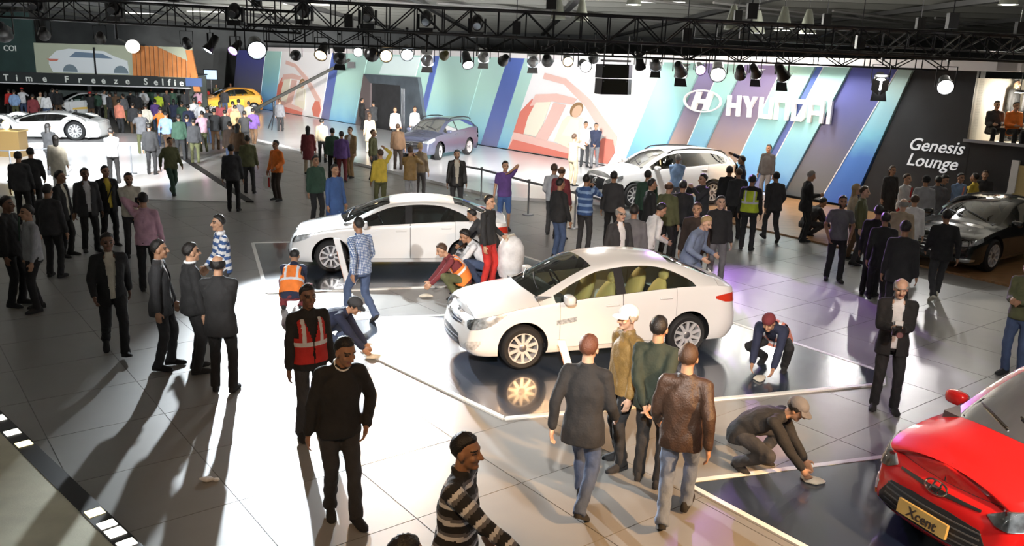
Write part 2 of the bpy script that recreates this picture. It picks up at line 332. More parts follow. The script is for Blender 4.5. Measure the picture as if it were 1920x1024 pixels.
# --- stage, pads, platforms
STAGE = mat('white_gloss_stage', (.80, .79, .80), .18, nz=.03, ns=.6)
def wl_poly(pts): return [(wall_pt(s, n).x, wall_pt(s, n).y) for s, n in pts]
stg = slab(wl_poly([(3.2, .25), (53, .25), (50, 5), (42, 6), (36, 8.9), (7.0, 8.9), (3.2, 5.4)]), .0, .10).build('stage_platform', STAGE); tag(stg, 'low white glossy stage running along the striped wall', 'stage')
wd_ = slab(wl_poly([(2.9, .2), (2.9, 5.5), (-14, 6.7), (-14, .2)]), 0, .05).build('wood_platform', mat('warm_wood_floor', (.36, .20, .09), .3, nz=.3, ns=2.5, stretch=(1, 6, 1))); tag(wd_, 'warm brown wooden platform under the black sedan', 'platform')
PADM = mat('dark_mirror_pad', (.030, .042, .065), .24, nz=.25, ns=1.2, spec=1.0, coat=.6)
STRIP = mat('white_edge_strip', (.86, .85, .80), .35)
def pad(name, poly, label, h=.02, edges=None, m=PADM):
    o = slab(poly, .004, h).build(name, m); tag(o, label, 'floor pad')
    for i in (edges if edges is not None else range(len(poly))):
        a, b = Vector(poly[i]).to_3d(), Vector(poly[(i+1) % len(poly)]).to_3d(); d = (b-a).normalized(); n = Vector((-d.y, d.x, 0))*.035
        MB().hexa([Vector((p.x, p.y, z)) for z in (.004, h+.006) for p in (a-n, b-n, b+n, a+n)]).build('edge_strip', STRIP, o)
    return o
pad('display_pad', [(-2.6, 13.37), (-2.16, 11.86), (-.04, 9.59), (5.19, 11.15), (5.38, 11.62), (3.0, 14.85)], 'dark mirror-gloss display pad under the white sedan with the tan interior')
pad('display_pad', [(-4.4, 14.8), (1.75, 16.45), (-.01, 18.73), (-2.3, 19.9), (-5.9, 18.9)], 'dark gloss display pad under the white sedan with the dark windows')
pad('display_pad', [(1.85, 8.1), (8.5, 10.15), (9.5, 5), (4.4, 4.7)], 'dark gloss display pad under the red hatchback')
lp = slab([(-17, 24.0), (-7.74, 24.3), (-13.6, 34.4), (-15.5, 38.5), (-26, 38.5), (-26, 24)], 0, .03).build('white_platform', STAGE); tag(lp, 'low white floor platform in front of the concept car', 'platform')
dk = MB().hexa([(-7.74, 24.3, .0), (-7.5, 24.3, .0), (-13.3, 34.4, 0), (-13.55, 34.4, 0), (-7.74, 24.3, .05), (-7.5, 24.3, .05), (-13.3, 34.4, .05), (-13.55, 34.4, .05)]).build('cable_cover', BLACK); tag(dk, 'black cable cover along the edge of the white floor platform', 'cable cover')
cp = slab([(-21.5, 34.6), (-15.9, 36.8), (-16.4, 40.5), (-24, 40.5), (-24, 36)], .03, .32).build('concept_plinth', STAGE); tag(cp, 'white plinth carrying the white concept car', 'plinth')
BE = mat('beige_carpet', (.74, .72, .56), .85, nz=.12, ns=3, bump=.1, bs=80)
E0, E1 = Vector((-8.1, 11.25, 0)), Vector((-1.2, 4.65, 0)); ed = (E1-E0).normalized(); en = Vector((ed.y, -ed.x, 0))
bp_ = slab([(p.x, p.y) for p in (E0, E0+en*6, E1+en*6, E1)][::-1], 0, .12).build('beige_platform', BE); tag(bp_, 'beige carpeted platform edge with inset yellow lights', 'platform')
MB().hexa([p+Vector((0, 0, z)) for z in (.0, .125) for p in (E0-en*.02, E1-en*.02, E1+en*.16, E0+en*.16)]).build('edge_trim', BLACK, bp_)
LEDM = mat('warm_edge_led', (1, .86, .45), .4, emit=2.2); LEDW = mat('white_edge_led', (1, .97, .85), .4, emit=2.2)
for px, py, w, m in [(8, 783, .16, LEDW), (31, 810, .14, LEDW), (50, 832, .13, LEDM), (176, 963, .13, LEDM), (200, 985, .12, LEDW), (213, 1001, .15, LEDW), (236, 1021, .12, LEDW)]:
    c = gp(px, py, .12); t = (c-E0).dot(ed); c = E0+ed*t
    MB().hexa([c+ed*a+en*b+Vector((0, 0, z)) for z in (.10, .132) for a, b in ((-w/2, .0), (w/2, .0), (w/2, .14), (-w/2, .14))]).build('edge_light', m, bp_)
# ================================================================== CARS
def cint(pts, x):
    """smooth monotone-ish interpolation through (x, v) points given in descending x"""
    p = pts if pts[0][0] < pts[-1][0] else pts[::-1]
    if x <= p[0][0]: return p[0][1]
    if x >= p[-1][0]: return p[-1][1]
    for k in range(len(p)-1):
        if p[k][0] <= x <= p[k+1][0]: break
    x0, y0 = p[k]; x1, y1 = p[k+1]; h = x1-x0; t = (x-x0)/h; d = (y1-y0)/h
    def tan_(j):
        if j <= 0 or j >= len(p)-1: return (p[min(j+1, len(p)-1)][1]-p[max(j-1, 0)][1])/max(1e-6, p[min(j+1, len(p)-1)][0]-p[max(j-1, 0)][0])
        a = (p[j][1]-p[j-1][1])/(p[j][0]-p[j-1][0]); b = (p[j+1][1]-p[j][1])/(p[j+1][0]-p[j][0])
        return 0 if a*b <= 0 else 2*a*b/(a+b)
    m0, m1 = tan_(k), tan_(k+1); t2, t3 = t*t, t*t*t
    return (2*t3-3*t2+1)*y0+(t3-2*t2+t)*h*m0+(-2*t3+3*t2)*y1+(t3-t2)*h*m1
RUBBER = mat('tyre_rubber', (.016, .016, .017), .7); ALLOY = mat('wheel_alloy', (.78, .78, .79), .28, .45); RIMDARK = mat('brake_disc_grey', (.14, .14, .15), .5, .5)
GAP = mat('panel_gap_shade', (.03, .03, .03), .8); TRIM = mat('black_trim', (.02, .02, .022), .4); HUB = mat('hub_grey', (.3, .3, .32), .35, .8)  # GAP: shade of the panel gaps painted as a dark ring
GLASS = glass_mat('car_glass', (.72, .82, .77), .05); GLASSD = glass_mat('dark_car_glass', (.16, .19, .19), .08)
LENS = glass_mat('lamp_lens', (.9, .93, .95), .10); REFL = mat('lamp_reflector', (.78, .77, .74), .22, .35, nz=.45, ns=16); TAIL = mat('red_tail_lens', (.65, .045, .02), .15, coat=.8); AMBER = mat('amber_lens', (.9, .38, .04), .2, coat=.6)
SEAT = {'tan': mat('tan_seat', (.78, .60, .24), .6), 'grey': mat('grey_seat', (.18, .18, .19), .6), 'black': mat('black_seat', (.05, .05, .055), .55)}
DASH = mat('dashboard_grey', (.10, .105, .11), .6)
def wheel_meshes(r, w, n, style):
    T = MB(); rr = r*.70
    T.lathe([(rr, -w/2+.012), (r*.88, -w/2), (r*.985, -w/2+.03), (r, -w*.2), (r, w*.2), (r*.985, w/2-.03), (r*.88, w/2), (rr, w/2-.012), (rr*.97, w/2-.03), (rr*.97, -w/2+.02), (rr, -w/2+.012)], ax=(0, 1, 0), n=36)
    RM = MB(); RM.lathe([(rr*.98, -w/2+.03), (rr*.98, w/2-.012), (rr*1.0, w/2-.004), (rr*.93, w/2-.006), (rr*.90, w/2-.05), (rr*.88, -w/2+.03)], ax=(0, 1, 0), n=36)
    RM.cur = 1; RM.lathe([(rr*.88, -.02), (.02, -.02), (.001, -.02)], ax=(0, 1, 0), n=24); RM.lathe([(rr*.62, .0), (rr*.6, .012), (.03, .012)], ax=(0, 1, 0), n=24)
    S = MB()
    for s_ in ((-1, 1) if style == 'pair' else (0,)):
        b = s_*.055*r/.3; wd_ = .030*r/.3 if style == 'pair' else .05*r/.3; tp = wd_*.75
        for yy0, yy1 in ((w/2-.045, w/2-.012),):
            S.hexa([(b*.4-wd_/2, yy0, .03), (b*.4+wd_/2, yy0, .03), (b+tp/2, yy0, rr*.94), (b-tp/2, yy0, rr*.94), (b*.4-wd_/2, yy1-.012, .03), (b*.4+wd_/2, yy1-.012, .03), (b+tp/2, yy1, rr*.94), (b-tp/2, yy1, rr*.94)])
    H = MB().lathe([(.055*r/.3, 0), (.055*r/.3, w/2-.025), (.04*r/.3, w/2-.014), (.001, w/2-.012)], ax=(0, 1, 0), n=16)
    return T.mesh('tyre', RUBBER, True, 40), RM.mesh('rim', [ALLOY, RIMDARK], True, 40), S.mesh('spoke', ALLOY), H.mesh('hub_cap', HUB, True, 40), n
def add_wheel(car, x, y, z, wm, steer=0):
    T, RM, S, H, n = wm; sgn = 1 if y > 0 else -1
    w = link('wheel', T, car, (x, y, z)); w.rotation_euler = (0, 0, steer if sgn > 0 else pi+steer)
    link('rim', RM, w); link('hub_cap', H, w)
    for k in range(n):
        s = link('spoke', S, w); s.rotation_euler = (0, 2*pi*k/n, 0)
def car(name, label, P, loc, yaw, paint, glass=GLASS, seats='grey', spokes=(10, 'one'), cat='car', group=None):
    root = thing(name, label, cat, loc, yaw, group)
    L2, W2 = P['L']/2, P['W']/2; zb = P['zb']; r = P['r']; zc = P['zc']; belt = P['belt']
    fc, rc = P.get('fround', .42), P.get('rround', .34); bow = P.get('fbow', .16); rbow = P.get('rbow', .12)
    # plan outline: front centre -> side -> rear centre
    pl = []
    yk = W2-fc*.62
    for i in range(9): y = yk*i/8; pl.append((L2-bow*(y/W2)**2, y))
    x0 = pl[-1][0]; nz_ = P.get('taper', .03)
    for i in range(1, 9):
        t = pi/2*i/8; pl.append((x0-fc*1.15*(1-cos(t)), yk+(W2-nz_-yk)*sin(t)))
    xs = pl[-1][0]; xe = -L2+rbow*.7+rc
    n_ = 44
    for i in range(1, n_):
        t = i/n_; x = xs+(xe-xs)*t; pl.append((x, W2-nz_*(1-t)**2*1.0+0.0-.03*max(0, t-.6)**2/.16))
    yr = W2-rc*.75; ys_ = pl[-1][1]
    xr0 = -L2+rbow*(yr/W2)**2
    for i in range(0, 8):
        t = pi/2*i/8; pl.append((xe-(xe-xr0)*sin(t), yr+(ys_-yr)*cos(t)))
    for i in range(0, 8): y = yr*(1-i/7); pl.append((-L2+rbow*(y/W2)**2, y))
    keys = sorted([P['cowl'], P['header'], P['rheader'], P['deck']]+list(P['doors'])+[P['win'][0], P['win'][1], P['bp']+.045, P['bp']-.045], reverse=True)
    # snap the straight-side stations to the key x positions
    side = list(range(17, 17+n_-1))
    for kx in keys:
        j = min(side, key=lambda q: abs(pl[q][0]-kx)); pl[j] = (kx, pl[j][1])
    N = len(pl); arc = [0.0]
    for i in range(1, N): arc.append(arc[-1]+sqrt((pl[i][0]-pl[i-1][0])**2+(pl[i][1]-pl[i-1][1])**2))
    nr = []
    for i in range(N):
        a, b = pl[max(0, i-1)], pl[min(N-1, i+1)]; dx, dy = b[0]-a[0], b[1]-a[1]; l = sqrt(dx*dx+dy*dy)+1e-9; nr.append((dy/l, -dx/l))
    nr[0] = (1, 0); nr[-1] = (-1, 0)
    tt = [0, .10, .22, .36, .50, .62, .72, .80, .88, .95, 1.0]
    sp = P.get('sideprof', [.055, .018, .006, .0, .0, .002, .0, .008, .014, .022, .034]); fp = P.get('frontprof', [.13, .035, .0, .0, .02, .035, .05, .07, .095, .13, .18]); rp_ = P.get('rearprof', [.14, .05, .0, .0, .01, .04, .06, .07, .075, .08, .10])
    NA = len(tt); CR = 6
    S = []; rails = P['rail']; xA, xC = rails[0][0], rails[-1][0]
    for i in range(N):
        (x, y), (nx, ny) = pl[i], nr[i]; q = nx*nx
        zs = cint(belt, x); col = []
        for j, t in enumerate(tt):
            d = sp[j]*(1-q)+(fp[j] if nx > 0 else rp_[j])*q
            yy = max(0.0, y-ny*d)
            if i in (0, N-1): yy = 0.0
            zz = zb+(zs-zb)*t
            if P.get('lift') and nx < .2: pass
            col.append((x-nx*d, yy, zz))
        sx, sy, _ = col[-1]; zcc = max(zs, cint(zc, sx)); f = .86
        ry0, rz0 = f*sy, zs+(zcc-zs)*(1-f**2.3)
        if xC < sx < xA:
            ry = cint([(a, b) for a, b, c in rails], sx); rz = cint([(a, c) for a, b, c in rails], sx)
            e = min(1, (xA-sx)/.12, (sx-xC)/.12); ry = ry0+(ry-ry0)*e; rz = max(rz0 if e < 1 else zs+.01, rz0+(rz-rz0)*e)
        else: ry, rz = ry0, rz0
        zcc = max(zcc, rz)
        lo, hi = .07, .90
        wf, wr = P['win']
        if sx < P['wdrop']: hi = max(lo, lo+(hi-lo)*sqrt(max(0, 1-((P['wdrop']-sx)/(P['wdrop']-wr))**2)))
        for fr in (lo, hi, 1.0):
            yy = sy+(ry-sy)*fr; zz = zs+(rz-zs)*fr; yy += .03*sin(pi*fr)*min(1, max(0, (rz-zs)/.3))
            col.append((sx, yy, zz))
        bw = 0.0
        if P['header']-.5 < sx < P['cowl']+.5: bw = .16*max(0, 1-abs(sx-P['cowl'])/.9)
        for k in range(1, CR+1):
            yy = ry*(1-k/CR); g = 1-(yy/ry)**2.2 if ry > 1e-6 else 1
            col.append((sx+bw*(1-(yy/max(ry, 1e-6))**2), yy, rz+(zcc-rz)*g))
        S.append(col)
    nR = NA+3+CR; V = []; idx = {}
    for i in range(N):
        for j in range(nR): V.append(S[i][j])
    for i in range(N):
        for j in range(nR): V.append((S[i][j][0], -S[i][j][1], S[i][j][2]))
    for i in range(N): V.append((S[i][0][0], 0.0, zb))
    M = N*nR; F = []; MI = []
    dx = P['doors']
    def region(i, j):
        xm = (pl[i][0]+pl[i+1][0])/2; nxm = abs(nr[i][0]+nr[i+1][0])/2
        if j < NA-1:
            if j >= 1 and dx[1] < xm < dx[0]: return 6
            if j >= 1 and dx[2] < xm < dx[1]: return 7
            if xm > P['xf']+r*1.15 and j < 6: return 11
            if xm < P['xr']-r*1.15 and j < 6: return 12
            return 0
        if j == NA-1: return 6 if dx[1] < xm < dx[0] else 7 if dx[2] < xm < dx[1] else (1 if xm > P['cowl']+.1 else 0)
        if j == NA:
            if P['win'][1] < xm < P['win'][0]:
                if abs(xm-P['bp']) < .05: return 10
                return 8 if xm > P['bp'] else 9
            return 1 if xm > P['cowl']+.1 else 0
        if j == NA+1:
            if xm > P['cowl']: return 1
            return 0 if xm > P['deck'] else 5
        if xm > P['cowl']: return 1
        if xm > P['header']: return 0 if j == NA+2 else 2
        if xm > P['rheader']: return 3
        if xm > P['deck']: return 0 if j == NA+2 else 4
        return 5
    for i in range(N-1):
        for j in range(nR-1):
            a, b, c, d = i*nR+j, (i+1)*nR+j, (i+1)*nR+j+1, i*nR+j+1; rg = region(i, j)
            F.append((a, d, c, b)); MI.append(rg)
            F.append((M+a, M+b, M+c, M+d)); MI.append(rg+20 if rg in (6, 7, 8, 9) else rg)
        for o in (0, M):
            q = (o+i*nR, o+(i+1)*nR, 2*M+i+1, 2*M+i); F.append(q if o == 0 else q[::-1]); MI.append(13)
    bm = bmesh.new(); bv = [bm.verts.new(v) for v in V]
    for f, mi in zip(F, MI):
        try: bf = bm.faces.new([bv[k] for k in f]); bf.material_index = mi
        except ValueError: pass
    bmesh.ops.remove_doubles(bm, verts=bm.verts[:], dist=1e-4)
    bmesh.ops.dissolve_degenerate(bm, dist=1e-4, edges=bm.edges[:])
    bmesh.ops.recalc_face_normals(bm, faces=bm.faces[:])
    me = bpy.data.meshes.new('shell'); bm.to_mesh(me); bm.free()
    for k in range(30): me.materials.append(None)
    # wheel arches cut from the shell
    C = MB(); C.cur = 14; ra = r*P.get('arch', 1.17)
    for x in (P['xf'], P['xr']):
        for sg in (1, -1): C.tube((x, sg*(W2-.33), r+.01), (x, sg*(W2+.3), r+.01), ra, n=40)
    cm = C.mesh('cut', [None]*15); ob = bpy.data.objects.new('shell', me); cb = bpy.data.objects.new('cut', cm)
    COL.objects.link(ob); COL.objects.link(cb)
    md = ob.modifiers.new('b', 'BOOLEAN'); md.operation = 'DIFFERENCE'; md.object = cb; md.solver = 'EXACT'; md.material_mode = 'INDEX'
    ev = bpy.data.meshes.new_from_object(ob.evaluated_get(bpy.context.evaluated_depsgraph_get()))
    bpy.data.objects.remove(ob); bpy.data.objects.remove(cb); bpy.data.meshes.remove(me); bpy.data.meshes.remove(cm)
    bm = bmesh.new(); bm.from_mesh(ev); bpy.data.meshes.remove(ev)
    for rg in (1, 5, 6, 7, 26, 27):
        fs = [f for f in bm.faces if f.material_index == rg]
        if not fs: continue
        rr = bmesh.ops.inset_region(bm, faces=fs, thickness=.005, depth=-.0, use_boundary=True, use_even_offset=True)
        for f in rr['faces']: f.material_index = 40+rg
    # vertex normals without the arch faces
    bm.normal_update(); vn = {}
    for f in bm.faces:
        if f.material_index in (13, 14): continue
        a = f.calc_area()
        for v in f.verts: vn[v.index] = vn.get(v.index, Vector())+f.normal*a
    bm.verts.index_update()
    groups = {}
    for f in bm.faces:
        k = f.material_index if f.material_index < 40 else f.material_index-40
        if k in (10, 14): c = f.calc_center_median(); k = k*10+(2 if c.y > 0 else 0)+(1 if c.x > 0 and k == 14 else 0)
        groups.setdefault(k, []).append(f)
    PN = {0: ('body', paint), 1: ('hood', paint), 2: ('windshield', glass), 3: ('roof', paint), 4: ('rear_window', glass), 5: ('trunk_lid', paint), 6: ('door', paint), 7: ('door', paint), 26: ('door', paint), 27: ('door', paint), 8: ('side_window', glass), 9: ('side_window', glass), 28: ('side_window', glass), 29: ('side_window', glass), 10: ('pillar_trim', TRIM), 11: ('front_bumper', paint), 12: ('rear_bumper', paint), 13: ('underbody', TRIM), 14: ('wheel_arch', TRIM)}
    doors = {}
    for rg, fs in sorted(groups.items()):
        nm, m = PN.get(rg if rg < 100 else rg//10, ('body', paint)); mp = {}; vs = []; ff = []; mi = []
        for f in fs:
            for v in f.verts:
                if v.index not in mp: mp[v.index] = len(vs); vs.append(tuple(v.co))
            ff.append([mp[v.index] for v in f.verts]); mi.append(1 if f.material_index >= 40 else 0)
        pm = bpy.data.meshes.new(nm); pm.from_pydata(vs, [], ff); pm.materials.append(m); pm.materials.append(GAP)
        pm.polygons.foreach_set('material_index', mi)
        if rg not in (13,):
            pm.polygons.foreach_set('use_smooth', [True]*len(ff))
            if rg < 140: pm.normals_split_custom_set_from_vertices([tuple(vn.get(k, Vector((0, 0, 1))).normalized()) for k in mp])
        o = link(nm, pm, root)
        if rg in (6, 7, 26, 27): doors[rg] = o
    bm.free()
    # ---- surface sampler on the lower body: a = metres round the outline from the nose (negative = right side), z = height
    def surf(a, z, off=0.0):
        sg = 1 if a >= 0 else -1; a = abs(a)
        i = 0
        while i < N-2 and arc[i+1] < a: i += 1
        t = min(1, max(0, (a-arc[i])/(arc[i+1]-arc[i]+1e-9))); out = []
        for k in (i, i+1):
            c = S[k][:NA]; j = 0
            while j < NA-2 and c[j+1][2] < z: j += 1
            u = min(1.0, max(0, (z-c[j][2])/(c[j+1][2]-c[j][2]+1e-9))); out.append(Vector(c[j]).lerp(Vector(c[j+1]), u))
        p = out[0].lerp(out[1], t); n = Vector((nr[i][0]*(1-t)+nr[i+1][0]*t, nr[i][1]*(1-t)+nr[i+1][1]*t, .12)).normalized()
        p = p+n*off; p.y *= sg
        return p
    def patch(name, cols, off, m, parent=root, sides=(1, -1), nz=4, thick=.02, sub=3, z_of=None):
        res = []
        for sg in sides:
            fine = []
            for k in range(len(cols)-1):
                for u in range(sub):
                    t = u/sub; fine.append(tuple(cols[k][q]*(1-t)+cols[k+1][q]*t for q in range(3)))
            fine.append(cols[-1]); g = []
            for o_ in (off, off-thick): g.append([[surf(sg*a if sg else a, z0+(z1-z0)*j/nz, o_) for j in range(nz+1)] for a, z0, z1 in fine])
            mb = MB(); n1 = len(fine); st = nz+1; vs = [p for lay in g for colm in lay for p in colm]; fs = []
            for i in range(n1-1):
                for j in range(nz):
                    q = (i*st+j, (i+1)*st+j, (i+1)*st+j+1, i*st+j+1); fs.append(q if sg > 0 else q[::-1])
            h = n1*st; bd = [i*st for i in range(n1)]+[(n1-1)*st+j for j in range(1, st)]+[i*st+nz for i in range(n1-2, -1, -1)]+[j for j in range(nz-1, 0, -1)]
            for k in range(len(bd)): a_, b_ = bd[k], bd[(k+1) % len(bd)]; q = (b_, a_, h+a_, h+b_); fs.append(q if sg > 0 else q[::-1])
            mb.add(vs, fs); res.append(mb.build(name, m, parent, True, 35))
        return res
    wmr = wheel_meshes(r, P.get('tw', .2), spokes[0], spokes[1])
    for x in (P['xf'], P['xr']):
        for sg in (1, -1): add_wheel(root, x, sg*(W2-P.get('tw', .2)/2-.015), r, wmr, P.get('steer', 0) if x > 0 else 0)
    # mirrors, handles, wipers
    mx = P['mirror']; zb_ = cint(belt, mx)
    for sg in (1, -1):
        q = MB(); q.sell((mx-.02, sg*(W2+.05), zb_+.065), (.07, .115, .07)); q.cur = 1; q.box((mx+.0, sg*(W2-.06), zb_+.03), (.07, .14, .035))
        o = q.build('side_mirror', [paint, TRIM], root, True, 50)
        MB().sell((mx-.085, sg*(W2+.05), zb_+.065), (.012, .095, .052)).build('mirror_glass', CHROME, o, True)
    for rg, xh in ((6, dx[1]+.17), (26, dx[1]+.17), (7, dx[2]+.20), (27, dx[2]+.20)):
        if rg in doors:
            sg = 1 if rg < 20 else -1; zh = cint(belt, xh)-.11
            i = min(range(9, N-9), key=lambda k: abs(pl[k][0]-xh)); p = surf(sg*arc[i], zh, .012)
            MB().capsule(p+Vector((-.09, 0, 0)), p+Vector((.09, 0, 0)), .014, n=8).build('door_handle', P.get('hm', paint), doors[rg], True)
    cz = cint(zc, P['cowl'])
    ic = min(range(17, N-17), key=lambda k: abs(pl[k][0]-P['cowl']))
    for k0, k1, sg in ((2, 6, 1), (2, 6, -1)):
        pts = []
        for k in range(k0, k1+1):
            u = (k-k0)/(k1-k0); c, c2 = Vector(S[ic+1][NA+2+k]), Vector(S[ic+3][NA+2+k]); c = c.lerp(c2, u if sg > 0 else 1-u); pts.append((c.x, sg*c.y, c.z+.02))
        MB().sweep(pts, .010).build('wiper', TRIM, root)
    # interior
    SM_ = SEAT[seats]; sh = P.get('seat_h', .34)
    for sx, ys in ((P['bp']+.30, (.36, -.36)), (P['bp']-.55, (.34, -.34))):
        for y in ys:
            q = MB(); q.ell((sx+.12, y, sh+.10), (.27, .24, .10), nu=14, nv=8); R = Matrix.Rotation(-.35, 3, 'Y')
            q.ell((sx-.20, y, sh+.42), (.10, .23, .36), R, 14, 10); q.ell((sx-.33, y, sh+.80), (.06, .13, .09), R, 10, 7); q.build('seat', SM_, root, True, 60)
    dsh = P['cowl']-.12
    MB().loft([[(dsh+.2, s_*.72 if abs(s_) > .9 else s_*.72, cz-.30), (dsh-.28, s_*.70, cz-.32), (dsh-.26, s_*.70, cz-.08), (dsh-.05, s_*.70, cz-.04), (dsh+.2, s_*.68, cz-.06)] for s_ in (-1, -.5, 0, .5, 1)]).build('dashboard', DASH, root)
    MB().box((0, 0, zb+.09), (P['cowl']-P['deck']+.6, 1.4, .06)).build('cabin_floor', TRIM, root)
    sw = MB(); c0 = Vector((dsh-.48, -.36, cz-.10)); ax = Vector((.9, 0, -.45)).normalized(); u = Vector((0, 1, 0)); v = ax.cross(u)
    sw.sweep([c0+(u*cos(t)+v*sin(t))*.18 for t in [2*pi*k/18 for k in range(19)]], .014); sw.tube(c0-u*.17, c0+u*.17, .02); sw.tube(c0, c0+ax*.25, .03); sw.build('steering_wheel', TRIM, root, True)
    return root, surf, patch, arc, dict(S=S, NA=NA, pl=pl)
SEDAN = dict(L=4.37, W=1.70, zb=.21, r=.315, tw=.2, xf=1.33, xr=-1.24, belt=[(2.19, .70), (2.0, .74), (1.75, .80), (1.3, .885), (.8, .93), (0, .97), (-1, 1.03), (-1.6, 1.04), (-2.0, 1.00), (-2.19, .94)],
    zc=[(2.19, .70), (2.1, .765), (1.9, .84), (1.5, .935), (1.15, 1.0), (1.05, 1.03), (.75, 1.19), (.35, 1.375), (.1, 1.44), (-.35, 1.475), (-.8, 1.45), (-1.2, 1.37), (-1.6, 1.21), (-1.8, 1.12), (-1.95, 1.08), (-2.08, 1.03), (-2.19, .96)],
    rail=[(1.02, .68, .95), (.85, .665, 1.03), (.5, .62, 1.22), (.15, .575, 1.355), (-.35, .555, 1.40), (-.8, .56, 1.375), (-1.2, .585, 1.29), (-1.6, .63, 1.15), (-1.95, .66, 1.06)],
    cowl=1.02, header=.22, rheader=-1.0, deck=-1.72, doors=(.80, -.16, -1.02), bp=-.16, win=(.86, -1.34), wdrop=-.55, mirror=.72)
def scaled(P, kx, ky, kz, **kw):
    Q = dict(P)
    for k in ('L', 'xf', 'xr', 'cowl', 'header', 'rheader', 'deck', 'bp', 'wdrop', 'mirror'): Q[k] = P[k]*kx
    Q['W'] = P['W']*ky; Q['doors'] = tuple(v*kx for v in P['doors']); Q['win'] = tuple(v*kx for v in P['win'])
    Q['belt'] = [(a*kx, b*kz) for a, b in P['belt']]; Q['zc'] = [(a*kx, b*kz) for a, b in P['zc']]; Q['rail'] = [(a*kx, b*ky, c*kz) for a, b, c in P['rail']]
    Q.update(kw); return Q
HATCH = dict(L=3.77, W=1.66, zb=.19, r=.29, tw=.18, xf=1.21, xr=-1.22, belt=[(1.89, .72), (1.7, .76), (1.4, .84), (1.0, .92), (.6, .96), (0, .99), (-.8, 1.03), (-1.4, 1.06), (-1.7, 1.04), (-1.89, .98)],
    zc=[(1.89, .72), (1.82, .80), (1.6, .90), (1.3, .985), (1.05, 1.04), (.95, 1.07), (.6, 1.28), (.3, 1.42), (.1, 1.48), (-.3, 1.52), (-.9, 1.51), (-1.3, 1.47), (-1.5, 1.40), (-1.65, 1.25), (-1.78, 1.08), (-1.89, 1.0)],
    rail=[(.92, .68, .98), (.75, .665, 1.07), (.4, .62, 1.28), (.1, .585, 1.41), (-.3, .57, 1.455), (-.9, .57, 1.44), (-1.3, .58, 1.38), (-1.55, .60, 1.24), (-1.78, .62, 1.06)],
    cowl=.92, header=.16, rheader=-1.34, deck=-1.70, doors=(.74, -.14, -.98), bp=-.14, win=(.78, -1.36), wdrop=-.75, mirror=.62, rround=.26)
SUV = dict(L=4.69, W=1.88, zb=.26, r=.365, tw=.23, xf=1.42, xr=-1.28, belt=[(2.345, .84), (2.1, .90), (1.8, .97), (1.3, 1.05), (.7, 1.09), (0, 1.12), (-1.0, 1.18), (-1.7, 1.22), (-2.1, 1.20), (-2.345, 1.12)],
    zc=[(2.345, .84), (2.25, .93), (2.0, 1.02), (1.6, 1.10), (1.25, 1.16), (1.12, 1.19), (.8, 1.37), (.45, 1.56), (.2, 1.63), (-.3, 1.69), (-1.0, 1.68), (-1.6, 1.63), (-1.95, 1.55), (-2.1, 1.42), (-2.22, 1.25), (-2.345, 1.14)],
    rail=[(1.08, .77, 1.11), (.9, .75, 1.20), (.55, .70, 1.41), (.2, .655, 1.55), (-.3, .64, 1.605), (-1.0, .64, 1.59), (-1.6, .65, 1.53), (-1.95, .67, 1.42), (-2.2, .70, 1.24)],
    cowl=1.08, header=.24, rheader=-1.78, deck=-2.16, doors=(.86, -.14, -1.08), bp=-.14, win=(.92, -1.92), wdrop=-1.15, mirror=.78, arch=1.14)
PW = mat('pearl_white_paint', (.84, .84, .83), .22, coat=.7); PRED = mat('red_car_paint', (.62, .012, .012), .25, coat=1.0); PBLK = mat('black_car_paint', (.008, .010, .010), .15, coat=1.0); PGREY = mat('blue_grey_paint', (.12, .13, .20), .25, .35, coat=.8)
PYEL = mat('orange_yellow_paint', (.85, .38, .05), .3, coat=.6)
def emblem(root, p, fwd, s=1.0):
    """oval badge with a slanted bar letter"""
    fwd = Vector(fwd).normalized(); v = Vector((0, 0, 1)); u = v.cross(fwd).normalized(); v = fwd.cross(u); p = Vector(p); q = MB()
    pts = [p+u*(.085*s*cos(t))+v*(.045*s*sin(t)) for t in [2*pi*k/24 for k in range(25)]]; q.sweep(pts, .007*s)
    for a, b in (((-.035, -.035), (-.015, .038)), ((.015, -.038), (.035, .035)), ((-.03, 0), (.03, .004))): q.tube(p+u*a[0]*s+v*a[1]*s, p+u*b[0]*s+v*b[1]*s, .009*s, n=6)
    q.build('emblem', CHROME, root, True)
def lamp_set(root, patch, cols, zb0=.01):
    for o in patch('headlight', cols, .006, REFL, thick=.03): pass
    for o, sg in zip(patch('headlight_lens', cols, .016, LENS, thick=.012), (1, -1)): pass
